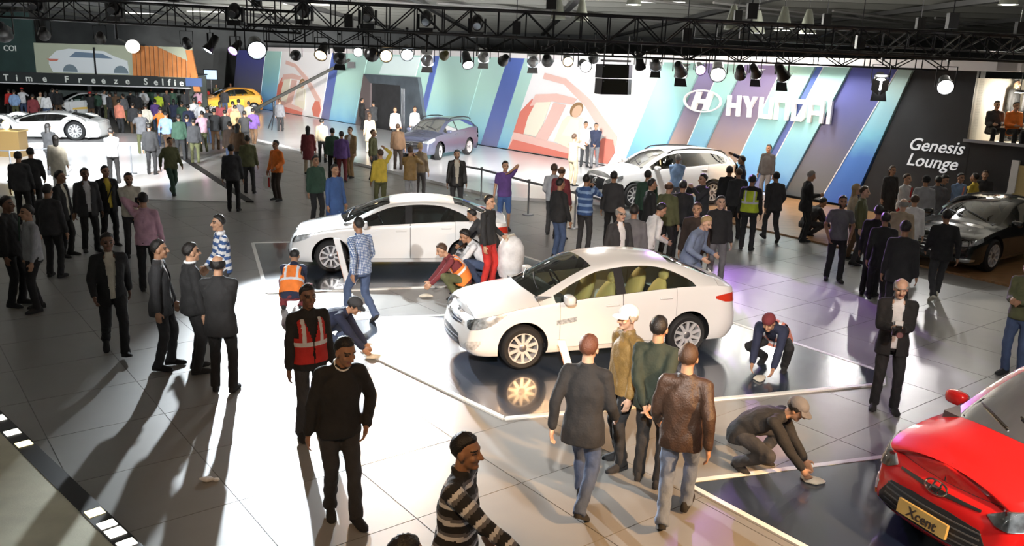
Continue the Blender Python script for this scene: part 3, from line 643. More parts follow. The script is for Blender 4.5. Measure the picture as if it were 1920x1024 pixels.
def front_sedan(root, surf, patch, k=1.0, dz=0.0, plate=None):
    hl = [(.50*k, .66+dz, .675+dz), (.58*k, .60+dz, .70+dz), (.70*k, .585+dz, .735+dz), (.82*k, .60+dz, .77+dz), (1.0*k, .66+dz, .80+dz), (1.12*k, .73+dz, .815+dz), (1.22*k, .80+dz, .825+dz)]
    lamp_set(root, patch, hl)
    patch('upper_grille', [(-.36*k, .60+dz, .63+dz), (-.2*k, .575+dz, .65+dz), (0, .57+dz, .66+dz), (.2*k, .575+dz, .65+dz), (.36*k, .60+dz, .63+dz)], .006, TRIM, sides=(1,))
    for zz in (.60, .63): patch('grille_bar', [(-.38*k, zz+dz, zz+.014+dz), (0, zz-.02+dz, zz-.004+dz), (.38*k, zz+dz, zz+.014+dz)], .014, CHROME, sides=(1,), nz=1, thick=.01)
    patch('lower_grille', [(-.44*k, .26, .33+dz), (-.36*k, .25, .45+dz), (0, .25, .48+dz), (.36*k, .25, .45+dz), (.44*k, .26, .33+dz)], .006, TRIM, sides=(1,))
    for zz in (.30, .35, .40): patch('grille_bar', [(-.40*k, zz, zz+.012), (0, zz, zz+.012), (.40*k, zz, zz+.012)], .014, mat('dark_chrome', (.25, .25, .26), .25, .9), sides=(1,), nz=1, thick=.01)
    patch('fog_lamp', [(.58*k, .34, .36), (.66*k, .30, .42), (.78*k, .31, .44), (.86*k, .40, .45)], .008, REFL)
    e = surf(0, .70+dz, .03); emblem(root, e, (1, 0, .3), 1.0)
def rear_lamps(root, patch, arc, z0=.77, z1=.92, w0=.25, w1=.75):
    T = arc[-1]
    patch('tail_light', [(T-1.16, z0+.085, z1-.03), (T-1.0, z0+.03, z1-.005), (T-.75, z0, z1), (T-.45, z0+.02, z1-.02)], .01, TAIL)
def side_stickers(root, surf, arc, a0, a1, z0, z1, m):
    pass
# --- the two white sedans
ra, sa, pa, ar, _g = car('sedan_car', 'white sedan with tan seats and cross-spoke alloys, standing on the pad by the crouching cleaner', SEDAN, (1.186, 12.443, .027), 3.4649, PW, GLASS, 'tan', (10, 'one'))
front_sedan(ra, sa, pa); rear_lamps(ra, pa, ar); MB().box((2.1, 0, .5), (.02, .5, .11)).build('number_plate', mat('pale_plate', (.7, .7, .68), .4), ra)
pa('rear_reflector', [(ar[-1]-.62, .42, .45), (ar[-1]-.5, .40, .47), (ar[-1]-.35, .41, .46)], .008, TAIL)
pa('door_sticker', [(ar[0]+1.95, .62, .69), (ar[0]+2.25, .66, .73)], .006, mat('grey_sticker', (.38, .42, .46), .4, nz=.5, ns=30), sides=(1,))
rb_, sb, pb, arb, _g = car('sedan_car', 'white sedan with dark windows and multi-spoke alloys near the cleaner by its rear wheel', scaled(SEDAN, 1.04, 1.045, .98, r=.325), (-2.333, 17.426, .027), 3.29, PW, GLASSD, 'black', (9, 'pair'))
front_sedan(rb_, sb, pb, 1.03, 0.0); rear_lamps(rb_, pb, arb)
# --- red hatchback front right
rr_, sr, pr, arr, _g = car('hatchback_car', 'glossy red hatchback with a gold number plate', HATCH, (5.426, 7.514, .027), 3.539, PRED, GLASS, 'black', (8, 'pair'))
lamp_set(rr_, pr, [(.50, .66, .67), (.58, .61, .71), (.70, .60, .75), (.82, .62, .79), (.95, .68, .82), (1.06, .76, .835)])
pr('lower_grille', [(-.58, .30, .36), (-.48, .24, .52), (-.2, .22, .55), (.2, .22, .55), (.48, .24, .52), (.58, .30, .36)], .008, TRIM, sides=(1,))
for zz in (.29, .34, .39, .44, .49): pr('grille_bar', [(-.5, zz, zz+.012), (0, zz, zz+.012), (.5, zz, zz+.012)], .016, mat('grille_grey', (.09, .09, .09), .3), sides=(1,), nz=1, thick=.01)
pr('grille_trim', [(-.60, .28, .31), (-.3, .20, .225), (.3, .20, .225), (.60, .28, .31)], .016, CHROME, sides=(1,), nz=1, thick=.012)
pr('upper_grille', [(-.44, .655, .672), (0, .635, .672), (.44, .655, .672)], .008, TRIM, sides=(1,), nz=2)
pr('fog_lamp', [(.64, .36, .44), (.72, .32, .47), (.80, .36, .46)], .01, REFL); pr('turn_lamp', [(.66, .30, .33), (.78, .31, .34)], .012, AMBER)
emblem(rr_, sr(0, .68, .035), (1, 0, .35), 1.35)
pc = sr(0, .40, .03); npl = MB().box((0, 0, 0), (.03, .52, .13)); npo = npl.build('number_plate', mat('gold_plate', (.72, .50, .16), .3, .4), rr_); npo.location = pc; npo.rotation_euler = (0, -.12, 0)
tx = link('plate_lettering', text_mesh('Xcent', .125, .003, mat('dark_letter', (.05, .03, .02), .5), .15, .002), npo); tx.rotation_euler = (pi/2, 0, pi/2); tx.location = (.018, 0, -.01)
# --- crossovers on the stage
rs_, ss, ps, ars, _g = car('suv_car', 'white crossover on the stage with black roof rails and dark glass', SUV, (4.503, 26.266, .10), 3.533, PW, GLASSD, 'tan', (10, 'pair'))
lamp_set(rs_, ps, [(.55, .74, .77), (.7, .70, .84), (.95, .74, .90), (1.2, .86, .95)]); ps('upper_grille', [(-.5, .5, .8), (0, .45, .82), (.5, .5, .8)], .008, TRIM, sides=(1,)); emblem(rs_, ss(0, .7, .03), (1, 0, .2), 1.2)
rear_lamps(rs_, ps, ars, .98, 1.14)
rt_, st_, pt_, art, _g = car('suv_car', 'blue-grey crossover angled on the stage before the grey gate', scaled(SUV, .954, .984, .98, r=.36, steer=.25), (-3.362, 36.921, .10), 4.287, PGREY, GLASSD, 'black', (5, 'pair'))
lamp_set(rt_, pt_, [(.5, .74, .77), (.7, .70, .84), (.95, .74, .90), (1.15, .84, .93)])
for zz in (.5, .58, .66, .74): pt_('grille_bar', [(-.52, zz, zz+.03), (0, zz, zz+.03), (.52, zz, zz+.03)], .014, CHROME, sides=(1,), nz=1, thick=.01)
pt_('upper_grille', [(-.52, .48, .8), (0, .46, .82), (.52, .48, .8)], .006, TRIM, sides=(1,)); emblem(rt_, st_(0, .68, .03), (1, 0, .2), 1.2); rear_lamps(rt_, pt_, art, .98, 1.1)
for rr0, kx in ((rs_, 1.0), (rt_, .954)):
    for sg in (1, -1):
        MB().sweep([(.25*kx, sg*.66, 1.55), (.05*kx, sg*.655, 1.64), (-.5*kx, sg*.64, 1.67), (-1.2*kx, sg*.64, 1.65), (-1.65*kx, sg*.65, 1.60), (-1.8*kx, sg*.66, 1.52)], .022).build('roof_rail', TRIM, rr0, True)
# --- black sedan on the wooden platform
rg_, sg_, pg_, arg, _g = car('sedan_car', 'large black sedan with chrome grille parked by the lounge wall', scaled(SEDAN, 1.142, 1.11, 1.0, r=.36, tw=.24), (11.061, 19.73, .05), 3.792, PBLK, GLASSD, 'tan', (10, 'pair'))
lamp_set(rg_, pg_, [(.52, .62, .66), (.65, .60, .72), (.9, .64, .76), (1.15, .72, .80)])
pg_('upper_grille', [(-.42, .40, .70), (0, .30, .72), (.42, .40, .70)], .008, TRIM, sides=(1,))
for zz in (.42, .49, .56, .63): pg_('grille_bar', [(-.40, zz, zz+.02), (0, zz, zz+.02), (.40, zz, zz+.02)], .02, CHROME, sides=(1,), nz=1, thick=.01)
for sg in (1, -1): pg_('grille_trim', [(.40, .36, .72), (.44, .40, .72)], .022, CHROME, nz=2)
pg_('fog_lamp', [(.55, .28, .34), (.75, .27, .36), (.95, .30, .34)], .01, CHROME)
# --- cars far left
rh_, sh_, ph_, arh, _g = car('hatchback_car', 'small white hatchback with yellow side stripe behind the crowd', HATCH, (-27.0, 53.6, 0), 3.75, PW, GLASS, 'grey', (6, 'one'))
lamp_set(rh_, ph_, [(.50, .66, .67), (.70, .60, .75), (.95, .68, .82)]); ph_('side_stripe', [(1.9, .48, .58), (2.6, .50, .64), (3.2, .54, .62)], .008, mat('yellow_stripe', (.85, .55, .08), .4)); rear_lamps(rh_, ph_, arh)
ro_, so_, po_, aro, _g = car('hatchback_car', 'orange and yellow hatchback near the blue end of the striped wall', scaled(HATCH, 1.16, 1.1, 1.12, r=.33), (-19.9, 60.0, .10), 3.75, PYEL, GLASS, 'grey', (6, 'one'))
lamp_set(ro_, po_, [(.50, .70, .71), (.70, .64, .79), (.95, .72, .86)]); po_('side_stripe', [(1.2, .45, .85), (2.2, .45, .9), (3.6, .5, .95)], .008, mat('yellow_paint', (.9, .62, .06), .3)); rear_lamps(ro_, po_, aro)
CONC = scaled(SEDAN, 1.12, 1.14, .80, zb=.14, r=.40, arch=1.12, W=1.98)
rc_, sc_, pc_, arc_, _g = car('concept_car', 'low white concept car with separate round wheel fenders', CONC, (-20.3, 37.3, .32), 3.30, PW, GLASSD, 'black', (12, 'one'))
for x in (CONC['xf'], CONC['xr']):
    for sg in (1, -1):
        rings = []
        for k in range(17):
            t = radians(-25)+radians(230)*k/16; R_ = .58
            rings.append([(x+(R_+e)*cos(t), sg*y, .40+(R_+e)*sin(t)) for e, y in ((-.07, .80), (.07, .82), (.07, 1.16), (-.07, 1.18))])
        MB().loft(rings).build('round_fender', PW, rc_, True, 30)
pc_('light_bar', [(-.5, .42, .5), (0, .40, .48), (.5, .42, .5)], .01, TRIM, sides=(1,)); pc_('side_flash', [(1.6, .28, .38), (2.0, .26, .40), (2.3, .30, .36)], .01, mat('coral_red_panel', (.8, .16, .08), .35))
# ================================================================== PEOPLE
TMP = bpy.data.scenes.new('workshop')
def fuse(mb, vox, smooth=3, fac=.5):
    """overlapping closed solids -> one continuous skin (arrays of verts and quads)"""
    me = mb.mesh('raw', []); o = bpy.data.objects.new('raw', me); TMP.collection.objects.link(o)
    r = o.modifiers.new('r', 'REMESH'); r.mode = 'VOXEL'; r.voxel_size = vox; r.adaptivity = 0
    if smooth: sm = o.modifiers.new('s', 'SMOOTH'); sm.iterations = smooth; sm.factor = fac
    vl = TMP.view_layers[0]; vl.update(); dg = vl.depsgraph
    ev = bpy.data.meshes.new_from_object(o.evaluated_get(dg))
    bpy.data.objects.remove(o); bpy.data.meshes.remove(me)
    return ev
def rotm(ax, ang): return Matrix.Rotation(ang, 3, ax)
def ik(a, t, l1, l2, pole):
    a, t, pole = Vector(a), Vector(t), Vector(pole); d = t-a; L = min(d.length, (l1+l2)*.998); u = d.normalized()
    x = (l1*l1-l2*l2+L*L)/(2*L); h = sqrt(max(0, l1*l1-x*x)); p = (pole-u*pole.dot(u)); p = p.normalized() if p.length > 1e-5 else Vector((1, 0, 0))
    return a+u*x+p*h, a+u*L
POSES = {
 'stand': {}, 'stand2': dict(fl=(.05, .10, .09), fr=(-.06, -.13, .09), hl=(.10, .26, .86), hr=(.02, -.27, .85), twist=.1),
 'walk': dict(fl=(.30, .07, .12, -.25), fr=(-.27, -.08, .17, .55), hl=(-.14, .25, .88), hr=(.22, -.24, .92), pz=.925, lean=.06),
 'walk2': dict(fr=(.30, -.07, .12, -.25), fl=(-.27, .08, .17, .55), hr=(-.14, -.25, .88), hl=(.22, .24, .92), pz=.925, lean=.06),
 'front': dict(hl=(.22, .05, .94), hr=(.24, -.03, .97)), 'back': dict(hl=(-.19, .04, .93), hr=(-.20, -.05, .96), fl=(.05, .11, .09), fr=(-.03, -.12, .09)),
 'pocket': dict(hl=(.09, .21, .92), hr=(.09, -.21, .92), eo=.9, fl=(.1, .10, .09), fr=(-.05, -.13, .09)),
 'fold': dict(hl=(.22, -.08, 1.16), hr=(.24, .08, 1.14), eo=.6), 'cam': dict(hl=(.30, .07, 1.44), hr=(.30, -.08, 1.46), eo=.5, hp=.05), 'chest': dict(hl=(.28, .05, 1.16), hr=(.28, -.07, 1.18), eo=.4, hp=.25),
 'phone': dict(hr=(.10, -.15, 1.52), hl=(.16, .2, .98), eo=.6), 'phone2': dict(hl=(.12, .13, 1.52), hr=(.05, -.27, .86), eo=.5, hy=.2),
 'point': dict(hr=(.50, -.30, 1.30), hl=(.1, .25, .87)), 'up': dict(hr=(.30, -.25, 1.75), hl=(.1, .25, .87)), 'bag': dict(hr=(.10, -.28, .83), hl=(.2, .2, 1.0)),
 'squat': dict(px=-.12, pz=.36, lean=.75, fl=(.05, .17, .08, .15), fr=(-.05, -.15, .10, .35), hl=(.50, .12, .28), hr=(.52, -.10, .24), kp=.35, hp=.2),
 'squat_ground': dict(px=-.15, pz=.44, lean=1.15, fl=(.0, .18, .08, .1), fr=(-.12, -.16, .11, .45), hl=(.55, .16, .10), hr=(.60, -.12, .10), kp=.5, hp=.15),
 'bend': dict(px=-.15, pz=.80, lean=.85, fl=(.1, .12, .09), fr=(-.15, -.12, .10), hl=(.55, .12, .62), hr=(.55, -.12, .58), hp=.1),
 'lean': dict(px=-.05, pz=.92, lean=.40, fl=(.18, .10, .09), fr=(-.16, -.1, .12, .3), hl=(.32, .16, .98), hr=(.28, -.18, .95), hp=.3),
 'reach': dict(hl=(.12, .26, .90), hr=(.60, -.26, 1.04), lean=.08, fl=(.22, .08, .09), fr=(-.2, -.1, .13, .4), hy=-.1, rh=1),
 'sit': dict(px=0, pz=.50, lean=.05, fl=(.42, .12, .09), fr=(.42, -.12, .09), hl=(.30, .12, .66), hr=(.30, -.12, .66)),
 'tilt': dict(fl=(.16, .10, .09), fr=(-.12, -.06, .10, .2), hl=(.12, .22, .93), hr=(.0, -.27, .86), eo=.9, lean=.10, side=-.05, hp=.25, hy=.35),
}
SKV = (3, 1)
class Skel: pass
def skeleton(p):
    k = Skel(); g = p.get
    lean, tw = g('lean', .0), g('twist', 0); P = Vector((g('px', 0), 0, g('pz', .962)))
    Rc = rotm('Z', tw) @ rotm('X', g('side', 0)) @ rotm('Y', lean); u, f, s = Rc @ Vector((0, 0, 1)), Rc @ Vector((1, 0, 0)), Rc @ Vector((0, 1, 0))
    k.P, k.u, k.f, k.s, k.Rc = P, u, f, s, Rc
    k.mid = P+Vector((0, 0, .14)).lerp(u*.16, .6); k.neck = k.mid+u*.38
    k.sl, k.sr = k.neck-u*.082+s*.172, k.neck-u*.082-s*.172
    hp, hy = g('hp', 0.0), g('hy', 0.0)
    Rh = rotm('Z', tw+hy) @ rotm('Y', lean*.35+hp); k.Rh = Rh
    k.head = k.neck+u*.03+(Rh @ Vector((.028, 0, .115)))
    k.hl, k.hr = P+Vector((0, .088, -.03)), P+Vector((0, -.088, -.03))
    fl, fr = g('fl', (.03, .115, .09)), g('fr', (-.02, -.115, .09)); k.fp = [q[3] if len(q) > 3 else 0 for q in (fl, fr)]
    kp = g('kp', .08)
    k.kl, k.al = ik(k.hl, fl[:3], .435, .425, (1, kp, 0)); k.kr, k.ar = ik(k.hr, fr[:3], .435, .425, (1, -kp, 0))
    eo = g('eo', .25)
    k.el, k.wl = ik(k.sl, g('hl', (.06, .255, .86)), .285, .265, (-.8, eo, -.35)); k.er, k.wr = ik(k.sr, g('hr', (.06, -.255, .86)), .285, .265, (-.8, -eo, -.35))
    return k
def torso_rings(k, secs, n=18):
    R = []
    for t, w, d, fx in secs:
        if t < .14: c = k.P.lerp(k.mid, max(0, t)/.16)+Vector((0, 0, min(0, t))); b = max(0, t)/.16
        else: c = k.mid+k.u*(t-.16); b = 1
        ff = Vector((1, 0, 0)).lerp(k.f, b).normalized(); ss = Vector((0, 1, 0)).lerp(k.s, b).normalized(); c = c+ff*fx
        R.append([c+ff*(d*math.copysign(abs(cos(a))**.85, cos(a)))+ss*(w*math.copysign(abs(sin(a))**.85, sin(a))) for a in [2*pi*i/n for i in range(n)]])
    return R
def hand(mb, w, e, side, grip=.5, up=None):
    d = (w-e).normalized(); s = Vector((0, 0, 1)); n = Vector((0, -side, 0)); n = (n-d*n.dot(d)); n = n.normalized() if n.length > .1 else Vector((1, 0, 0)); s = d.cross(n)
    if s.x < 0: s = -s
    mb.capsule(w-d*.03, w+d*.03, .026, .028, 8, 2); mb.ell(w+d*.062, (.05, .05, .05), Matrix([tuple(d*1.0), tuple(s*.86), tuple(n*.42)]).transposed(), 10, 7)
    for i, L in enumerate((.068, .078, .074, .058)):
        b = w+d*.098+s*(.030-.020*i); m = b+(d*cos(grip*.6)+n*sin(grip*.6))*L*.55; t = m+(d*cos(grip*1.8)+n*sin(grip*1.8))*L*.5
        mb.capsule(b-d*.02, m, .0095, .009, 6, 2); mb.capsule(m, t, .009, .0075, 6, 2)
    b = w+d*.04+s*.035; m = b+(d*.7+s*.7).normalized()*.04; mb.capsule(b, m, .012, .011, 6, 2); mb.capsule(m, m+(d*.95+n*.3).normalized()*.03, .0105, .008, 6, 2)
def body_mesh(k, vox, arms, legs):
    b = MB(); c, R = k.head, k.Rh
    def h(x, y, z): return c+R @ Vector((x, y, z))
    b.ell(h(-.012, 0, .022), (.097, .077, .098), R, 18, 12); b.ell(h(.022, 0, -.045), (.066, .060, .078), R, 16, 10); b.ell(h(.060, 0, -.098), (.030, .036, .022), R)
    b.capsule(h(.085, 0, .015), h(.112, 0, -.028), .010, .0155, 8, 2); b.ell(h(.10, 0, -.033), (.014, .020, .010), R)
    for y in (-1, 1):
        b.ell(h(-.008, y*.078, -.012), (.024, .011, .034), R); b.capsule(h(.080, y*.012, .030), h(.066, y*.048, .028), .012, .012, 6, 2); b.ell(h(.060, y*.040, -.03), (.026, .022, .024), R)
    b.capsule(h(.080, -.018, -.062), h(.080, .018, -.062), .010, .010, 6, 2)
    b.capsule(k.neck-k.u*.03, c+R @ Vector((-.02, 0, -.06)), .056, .052, 12, 3)
    b.loft(torso_rings(k, [(-.10, .11, .08, 0), (.10, .11, .08, 0), (.3, .12, .085, 0), (.45, .10, .06, 0), (.535, .05, .05, 0)]))
    for s_, sh, e, w in ((1, k.sl, k.el, k.wl), (-1, k.sr, k.er, k.wr)):
        b.capsule(k.neck-k.u*.05, sh, .05, .045, 8, 2)
        a = 1.0 if arms else .7; b.capsule(sh, e, .048*a, .040*a, 10, 2); b.capsule(e, w, .040*a, .028, 10, 2); hand(b, w, e, s_)
    for hp_, kn, an in ((k.hl, k.kl, k.al), (k.hr, k.kr, k.ar)):
        a = 1.0 if legs else .6; b.capsule(hp_, kn, .075*a, .052*a, 8, 2); b.capsule(kn, an, .052*a, .036, 8, 2); b.capsule(an, an-Vector((0, 0, .03)), .036, .03, 8, 2)
    me = fuse(b, vox, 2, .35); paint_face(me, k); return me
def centers(me):
    n = len(me.polygons); a = np.empty(n*3); me.polygons.foreach_get('center', a); return a.reshape(-1, 3)
def paint_face(me, k):
    C = centers(me); L = (C-np.array(k.head)) @ np.array(k.Rh); x, y, z = L.T; ay = abs(y)
    mi = np.zeros(len(C), int)
    mi[(abs(ay-.034) < .016) & (abs(z-.006) < .0075) & (x > .055)] = 1
    mi[(abs(ay-.036) < .022) & (abs(z-.032) < .0055) & (x > .05)] = 2
    mi[(ay < .026) & (abs(z+.062) < .009) & (x > .07)] = 3
    me.polygons.foreach_set('material_index', mi.astype('i'))
TOPS = {  # (t, half width, half depth, forward shift)
 'jacket': [(-.13, .198, .150, -.004), (-.02, .195, .150, -.004), (.12, .176, .132, .005), (.28, .188, .135, .0), (.38, .178, .118, -.005), (.475, .105, .080, -.01), (.535, .070, .068, .0)],
 'suit': [(-.20, .206, .155, -.004), (-.06, .200, .152, -.004), (.11, .168, .128, .005), (.28, .190, .138, .0), (.38, .182, .122, -.005), (.475, .108, .080, -.01), (.535, .070, .068, .0)],
 'shirt': [(-.10, .188, .142, 0), (.03, .183, .14, 0), (.12, .168, .126, .005), (.28, .172, .125, .0), (.38, .168, .110, -.005), (.475, .10, .075, -.01), (.535, .065, .064, .0)],
 'kurta': [(-.42, .215, .165, 0), (-.2, .205, .16, 0), (.0, .19, .148, 0), (.12, .164, .122, .005), (.28, .172, .125, .0), (.38, .165, .108, -.005), (.475, .10, .075, -.01), (.535, .065, .064, .0)]}
TOPS['tee'] = TOPS['shirt']
def wrinkle(me, amp, sc, seed):
    n = len(me.vertices); co = np.empty(n*3); no = np.empty(n*3); me.vertices.foreach_get('co', co); me.vertices.foreach_get('normal', no)
    co = co.reshape(-1, 3); no = no.reshape(-1, 3); p = co*np.array([1.0, 1.0, .75])*sc+seed
    w = np.sin(p[:, 0]*1.7+2.1*np.sin(p[:, 2]*1.3+p[:, 1]))*np.sin(p[:, 1]*1.9+1.7*np.sin(p[:, 0]*.9+p[:, 2]*.7))+.6*np.sin(p[:, 2]*2.6+1.5*np.sin(p[:, 1]*2.2)+p[:, 0])
    co += no*(w*amp)[:, None]; me.vertices.foreach_set('co', co.ravel()); me.update()
def top_mesh(k, kind, vox, infl=0.0):
    b = MB(); b.loft(torso_rings(k, [(t, w+infl, d+infl, fx) for t, w, d, fx in TOPS[kind]]))
    thick = {'jacket': 1.14, 'suit': 1.12, 'shirt': 1.0, 'kurta': 1.0, 'tee': 1.05}[kind]
    for sh, e, w in ((k.sl, k.el, k.wl), (k.sr, k.er, k.wr)):
        b.capsule(k.neck-k.u*.055, sh, .054*thick, .062*thick, 10, 3); q = sh.lerp(e, .62)
        if kind == 'tee': b.capsule(sh, q, .064, .062, 10, 2)
        else:
            b.capsule(sh, e, .061*thick, .053*thick, 10, 3); b.capsule(e, w-(w-e)*.04, .053*thick, .042*thick, 10, 2)
    if kind in ('jacket', 'suit', 'shirt'):   # collar
        for a in range(10):
            t0, t1 = [radians(40+280*q/10) for q in (a, a+1)]; cc = k.neck+k.u*.005
            b.capsule(cc+(k.f*cos(t0)+k.s*sin(t0))*.062, cc+(k.f*cos(t1)+k.s*sin(t1))*.062, .017, .017, 6, 2)
    me = fuse(b, vox, 3); wrinkle(me, .0045 if kind != 'suit' else .003, 17, k.neck.x*9); return me
def trouser_mesh(k, vox, shorts=False):
    b = MB(); b.loft(torso_rings(k, [(-.14, .150, .115, -.01), (-.06, .172, .128, -.01), (.03, .165, .120, 0), (.10, .155, .112, .0)]))
    for hp_, kn, an in ((k.hl, k.kl, k.al), (k.hr, k.kr, k.ar)):
        b.capsule(hp_, kn, .096, .070, 12, 3)
        if shorts: continue
        d = (an-kn).normalized(); b.capsule(kn, an-d*.01, .068, .060, 12, 2); b.tube(an-d*.1, an+d*.035, .060, .066, 12)
    me = fuse(b, vox, 3); wrinkle(me, .0045, 19, 2.0+k.al.x*7); return me
def shoe_mesh(k, side):
    an = k.al if side > 0 else k.ar; pt = k.fp[0 if side > 0 else 1]; R = rotm('Z', side*.18) @ rotm('Y', pt); b = MB(); o = an-Vector((0, 0, .075))
    rings = []
    for x, w, hh in ((-.085, .020, .055), (-.07, .033, .085), (-.02, .037, .10), (.04, .040, .085), (.10, .046, .062), (.15, .043, .050), (.185, .025, .035), (.195, .010, .022)):
        rings.append([o+R @ Vector((x, yy, zz)) for yy, zz in ((-w, 0), (-w*1.02, .022), (-w*.92, hh*.6), (-w*.5, hh*.95), (0, hh), (w*.5, hh*.95), (w*.92, hh*.6), (w*1.02, .022), (w, 0))])
    b.loft(rings); return b.mesh('shoe', [], True, 50)
def hair_mesh(k, style):
    c, R = k.head, k.Rh; b = MB(); nu, nv = 28, 7; cx, cz = -.012, .022
    rx, ry, rz = .104, .084, .106
    if style in ('cap', 'beanie'): rx, ry, rz = .112, .094, .110
    rings = []
    for j in range(nv+1):
        ring = []
        for i in range(nu):
            az = 2*pi*i/nu-pi; a = abs(az)
            lo = -.62 if a > 2.1 else (-.62+(2.1-a)/.5*.55 if a > 1.6 else (-.02+(1.6-a)/.45*.62 if a > 1.15 else .62+.08*cos(az*2)))
            hi = pi/2
            if style == 'bald': lo = -.62 if a > 1.3 else .05; hi = .42 if a > 1.3 else .1
            if style in ('cap', 'beanie'): lo = .10 if a < 1.6 else -.05
            if style == 'long': lo = min(lo, -.75) if a > 1.2 else lo
            el = lo+(hi-lo)*j/nv; th_ = .0 if j == 0 else .012*min(1, j/1.5)
            nzz = 1+(.03*sin(az*7+el*5)+.02*sin(az*13-el*9) if style not in ('cap', 'beanie') else 0)
            ring.append(c+R @ Vector((cx+(rx-.006+th_)*nzz*cos(el)*cos(az), (ry-.006+th_)*nzz*cos(el)*sin(az), cz+(rz-.006+th_)*nzz*sin(el))))
        rings.append(ring)
    b.loft(rings)
    if style == 'cap':
        q = [[c+R @ Vector((cx+(rx-.01+e)*cos(a), (ry-.01+e*.6)*sin(a), cz+.012+zz-.22*e)) for a in [radians(-62+124*i/10) for i in range(11)]] for e, zz in ((0, .008), (.075, .004), (.075, -.004), (0, -.004))]
        b.loft(q+[q[0]], closed=False, cap=False)
    if style == 'long':
        rr = [[c+R @ Vector((-.05-.02*t+.05*cos(a), .088*sin(a)*(1-.3*t), .0-.33*t)) for a in [2*pi*i/14 for i in range(14)]] for t in (0, .3, .6, .85, 1)]
        b.loft(rr)
    return b.mesh('hair', [], True, 60)
def vest_mesh(k, vox, kind):
    b = MB(); b.loft(torso_rings(k, [(t, w+.018, d+.02, fx) for t, w, d, fx in TOPS['jacket'] if t < .45 and t > -.2]+[(.455, .15, .105, -.01)]))
    me = fuse(b, vox, 2); wrinkle(me, .003, 15, 1.0)
    C = centers(me)-np.array(k.mid); t = C @ np.array(k.u); y = C @ np.array(k.s); x = C @ np.array(k.f)
    mi = np.zeros(len(C), int); mi[(abs(t-.02) < .022)] = 1; mi[(abs(abs(y)-.10) < .020) & (t > .0)] = 1
    bm = bmesh.new(); bm.from_mesh(me); bm.faces.ensure_lookup_table()
    for i, f in enumerate(bm.faces): f.material_index = int(mi[i])
    kill = [bm.faces[i] for i in np.nonzero(((x > .03) & (abs(y) < .012+np.clip(t-.05, 0, 1)*.30)) | (t > .295) | ((abs(y) > .15) & (t > .10)) | (t < -.20))[0]]
    bmesh.ops.delete(bm, geom=kill, context='FACES'); bm.to_mesh(me); bm.free(); return me
def split_open(me, k, w0, w1):
    """cut the front opening out of a jacket"""
    C = centers(me)-np.array(k.P); x = C @ np.array(k.f); y = C @ np.array(k.s); z = C @ np.array(k.u)
    bm = bmesh.new(); bm.from_mesh(me); bm.faces.ensure_lookup_table()
    zz = np.clip((z+.05)/.55, 0, 1)
    kill = [bm.faces[i] for i in np.nonzero((x > .045) & (abs(y) < w0+(w1-w0)*zz) & (z < .56))[0]]
    bmesh.ops.delete(bm, geom=kill, context='FACES'); bm.to_mesh(me); bm.free()
def band_index(me, k, bands):
    """stripe index measured along the nearest limb"""
    C = centers(me); segs = [(k.P, k.neck), (k.sl, k.el), (k.el, k.wl), (k.sr, k.er), (k.er, k.wr)]; rad = (.19, .08, .07, .08, .07); best = None
    off = [0, 0, .285, 0, .285]
    for q, (a, b_) in enumerate(segs):
        a_, d = np.array(a), np.array(b_-a); L = np.linalg.norm(d); u = d/L; t = np.clip((C-a_) @ u, 0, L); dist = np.linalg.norm(C-a_-t[:, None]*u, axis=1)/rad[q]
        val = ((C-a_) @ u)+off[q]+(0 if q == 0 else .31)
        if best is None: best, v = dist, val
        else: m = dist < best; best = np.where(m, dist, best); v = np.where(m, val, v)
    mi = np.zeros(len(C), int)
    for lo, hi, per, ph, ix in bands: mm = ((v+ph) % per); mi[(mm >= lo) & (mm < hi)] = ix
    me.polygons.foreach_set('material_index', mi.astype('i'))
CACHE = {}
def smooth_all(me): me.polygons.foreach_set('use_smooth', [True]*len(me.polygons)); me.update()
def parts_for(pose, kind, res, hair, shorts=False, vest=False, stripes=None):
    key = (pose, kind, res, shorts, vest, stripes)
    vb, vc = {'n': (.0085, .0135), 'm': (.0138, .0215), 'f': (.021, .031)}[res]
    if key not in CACHE:
        k = skeleton(POSES[pose]); d = {'k': k}
        d['body'] = body_mesh(k, vb, kind == 'tee', shorts)
        tk = kind if kind in TOPS else 'jacket'
        t = top_mesh(k, tk, vc)
        if kind == 'suit':
            if res != 'f': split_open(t, k, .03, .075); d['shirt'] = top_mesh(k, 'shirt', vc*1.2, .004) if False else None
        if stripes: band_index(t, k, stripes)
        d['top'] = t
        if kind == 'suit' and res != 'f':
            b = MB(); b.loft(torso_rings(k, [(t_, w-.012, dd-.006, fx) for t_, w, dd, fx in TOPS['shirt']])); b.ell(k.neck, (.066, .066, .04), k.Rc); d['shirt'] = fuse(b, vc*1.15, 2)
        d['trousers'] = trouser_mesh(k, vc*1.05, shorts)
        if vest: d['vest'] = vest_mesh(k, vc*.9, vest)
        for q in d.values():
            if isinstance(q, bpy.types.Mesh): smooth_all(q)
        if res != 'f': d['shoes'] = (shoe_mesh(k, 1), shoe_mesh(k, -1))
        CACHE[key] = d
    d = CACHE[key]
    if ('hair', pose, hair) not in CACHE: CACHE[('hair', pose, hair)] = hair_mesh(d['k'], hair)
    return d, CACHE[('hair', pose, hair)]
SKIN = [mat('skin_brown', (.36, .19, .11), .5, nz=.1, ns=20), mat('skin_tan', (.46, .26, .16), .5, nz=.1, ns=20), mat('skin_dark', (.20, .10, .06), .5, nz=.1, ns=20), mat('skin_light', (.58, .36, .25), .5, nz=.1, ns=20)]
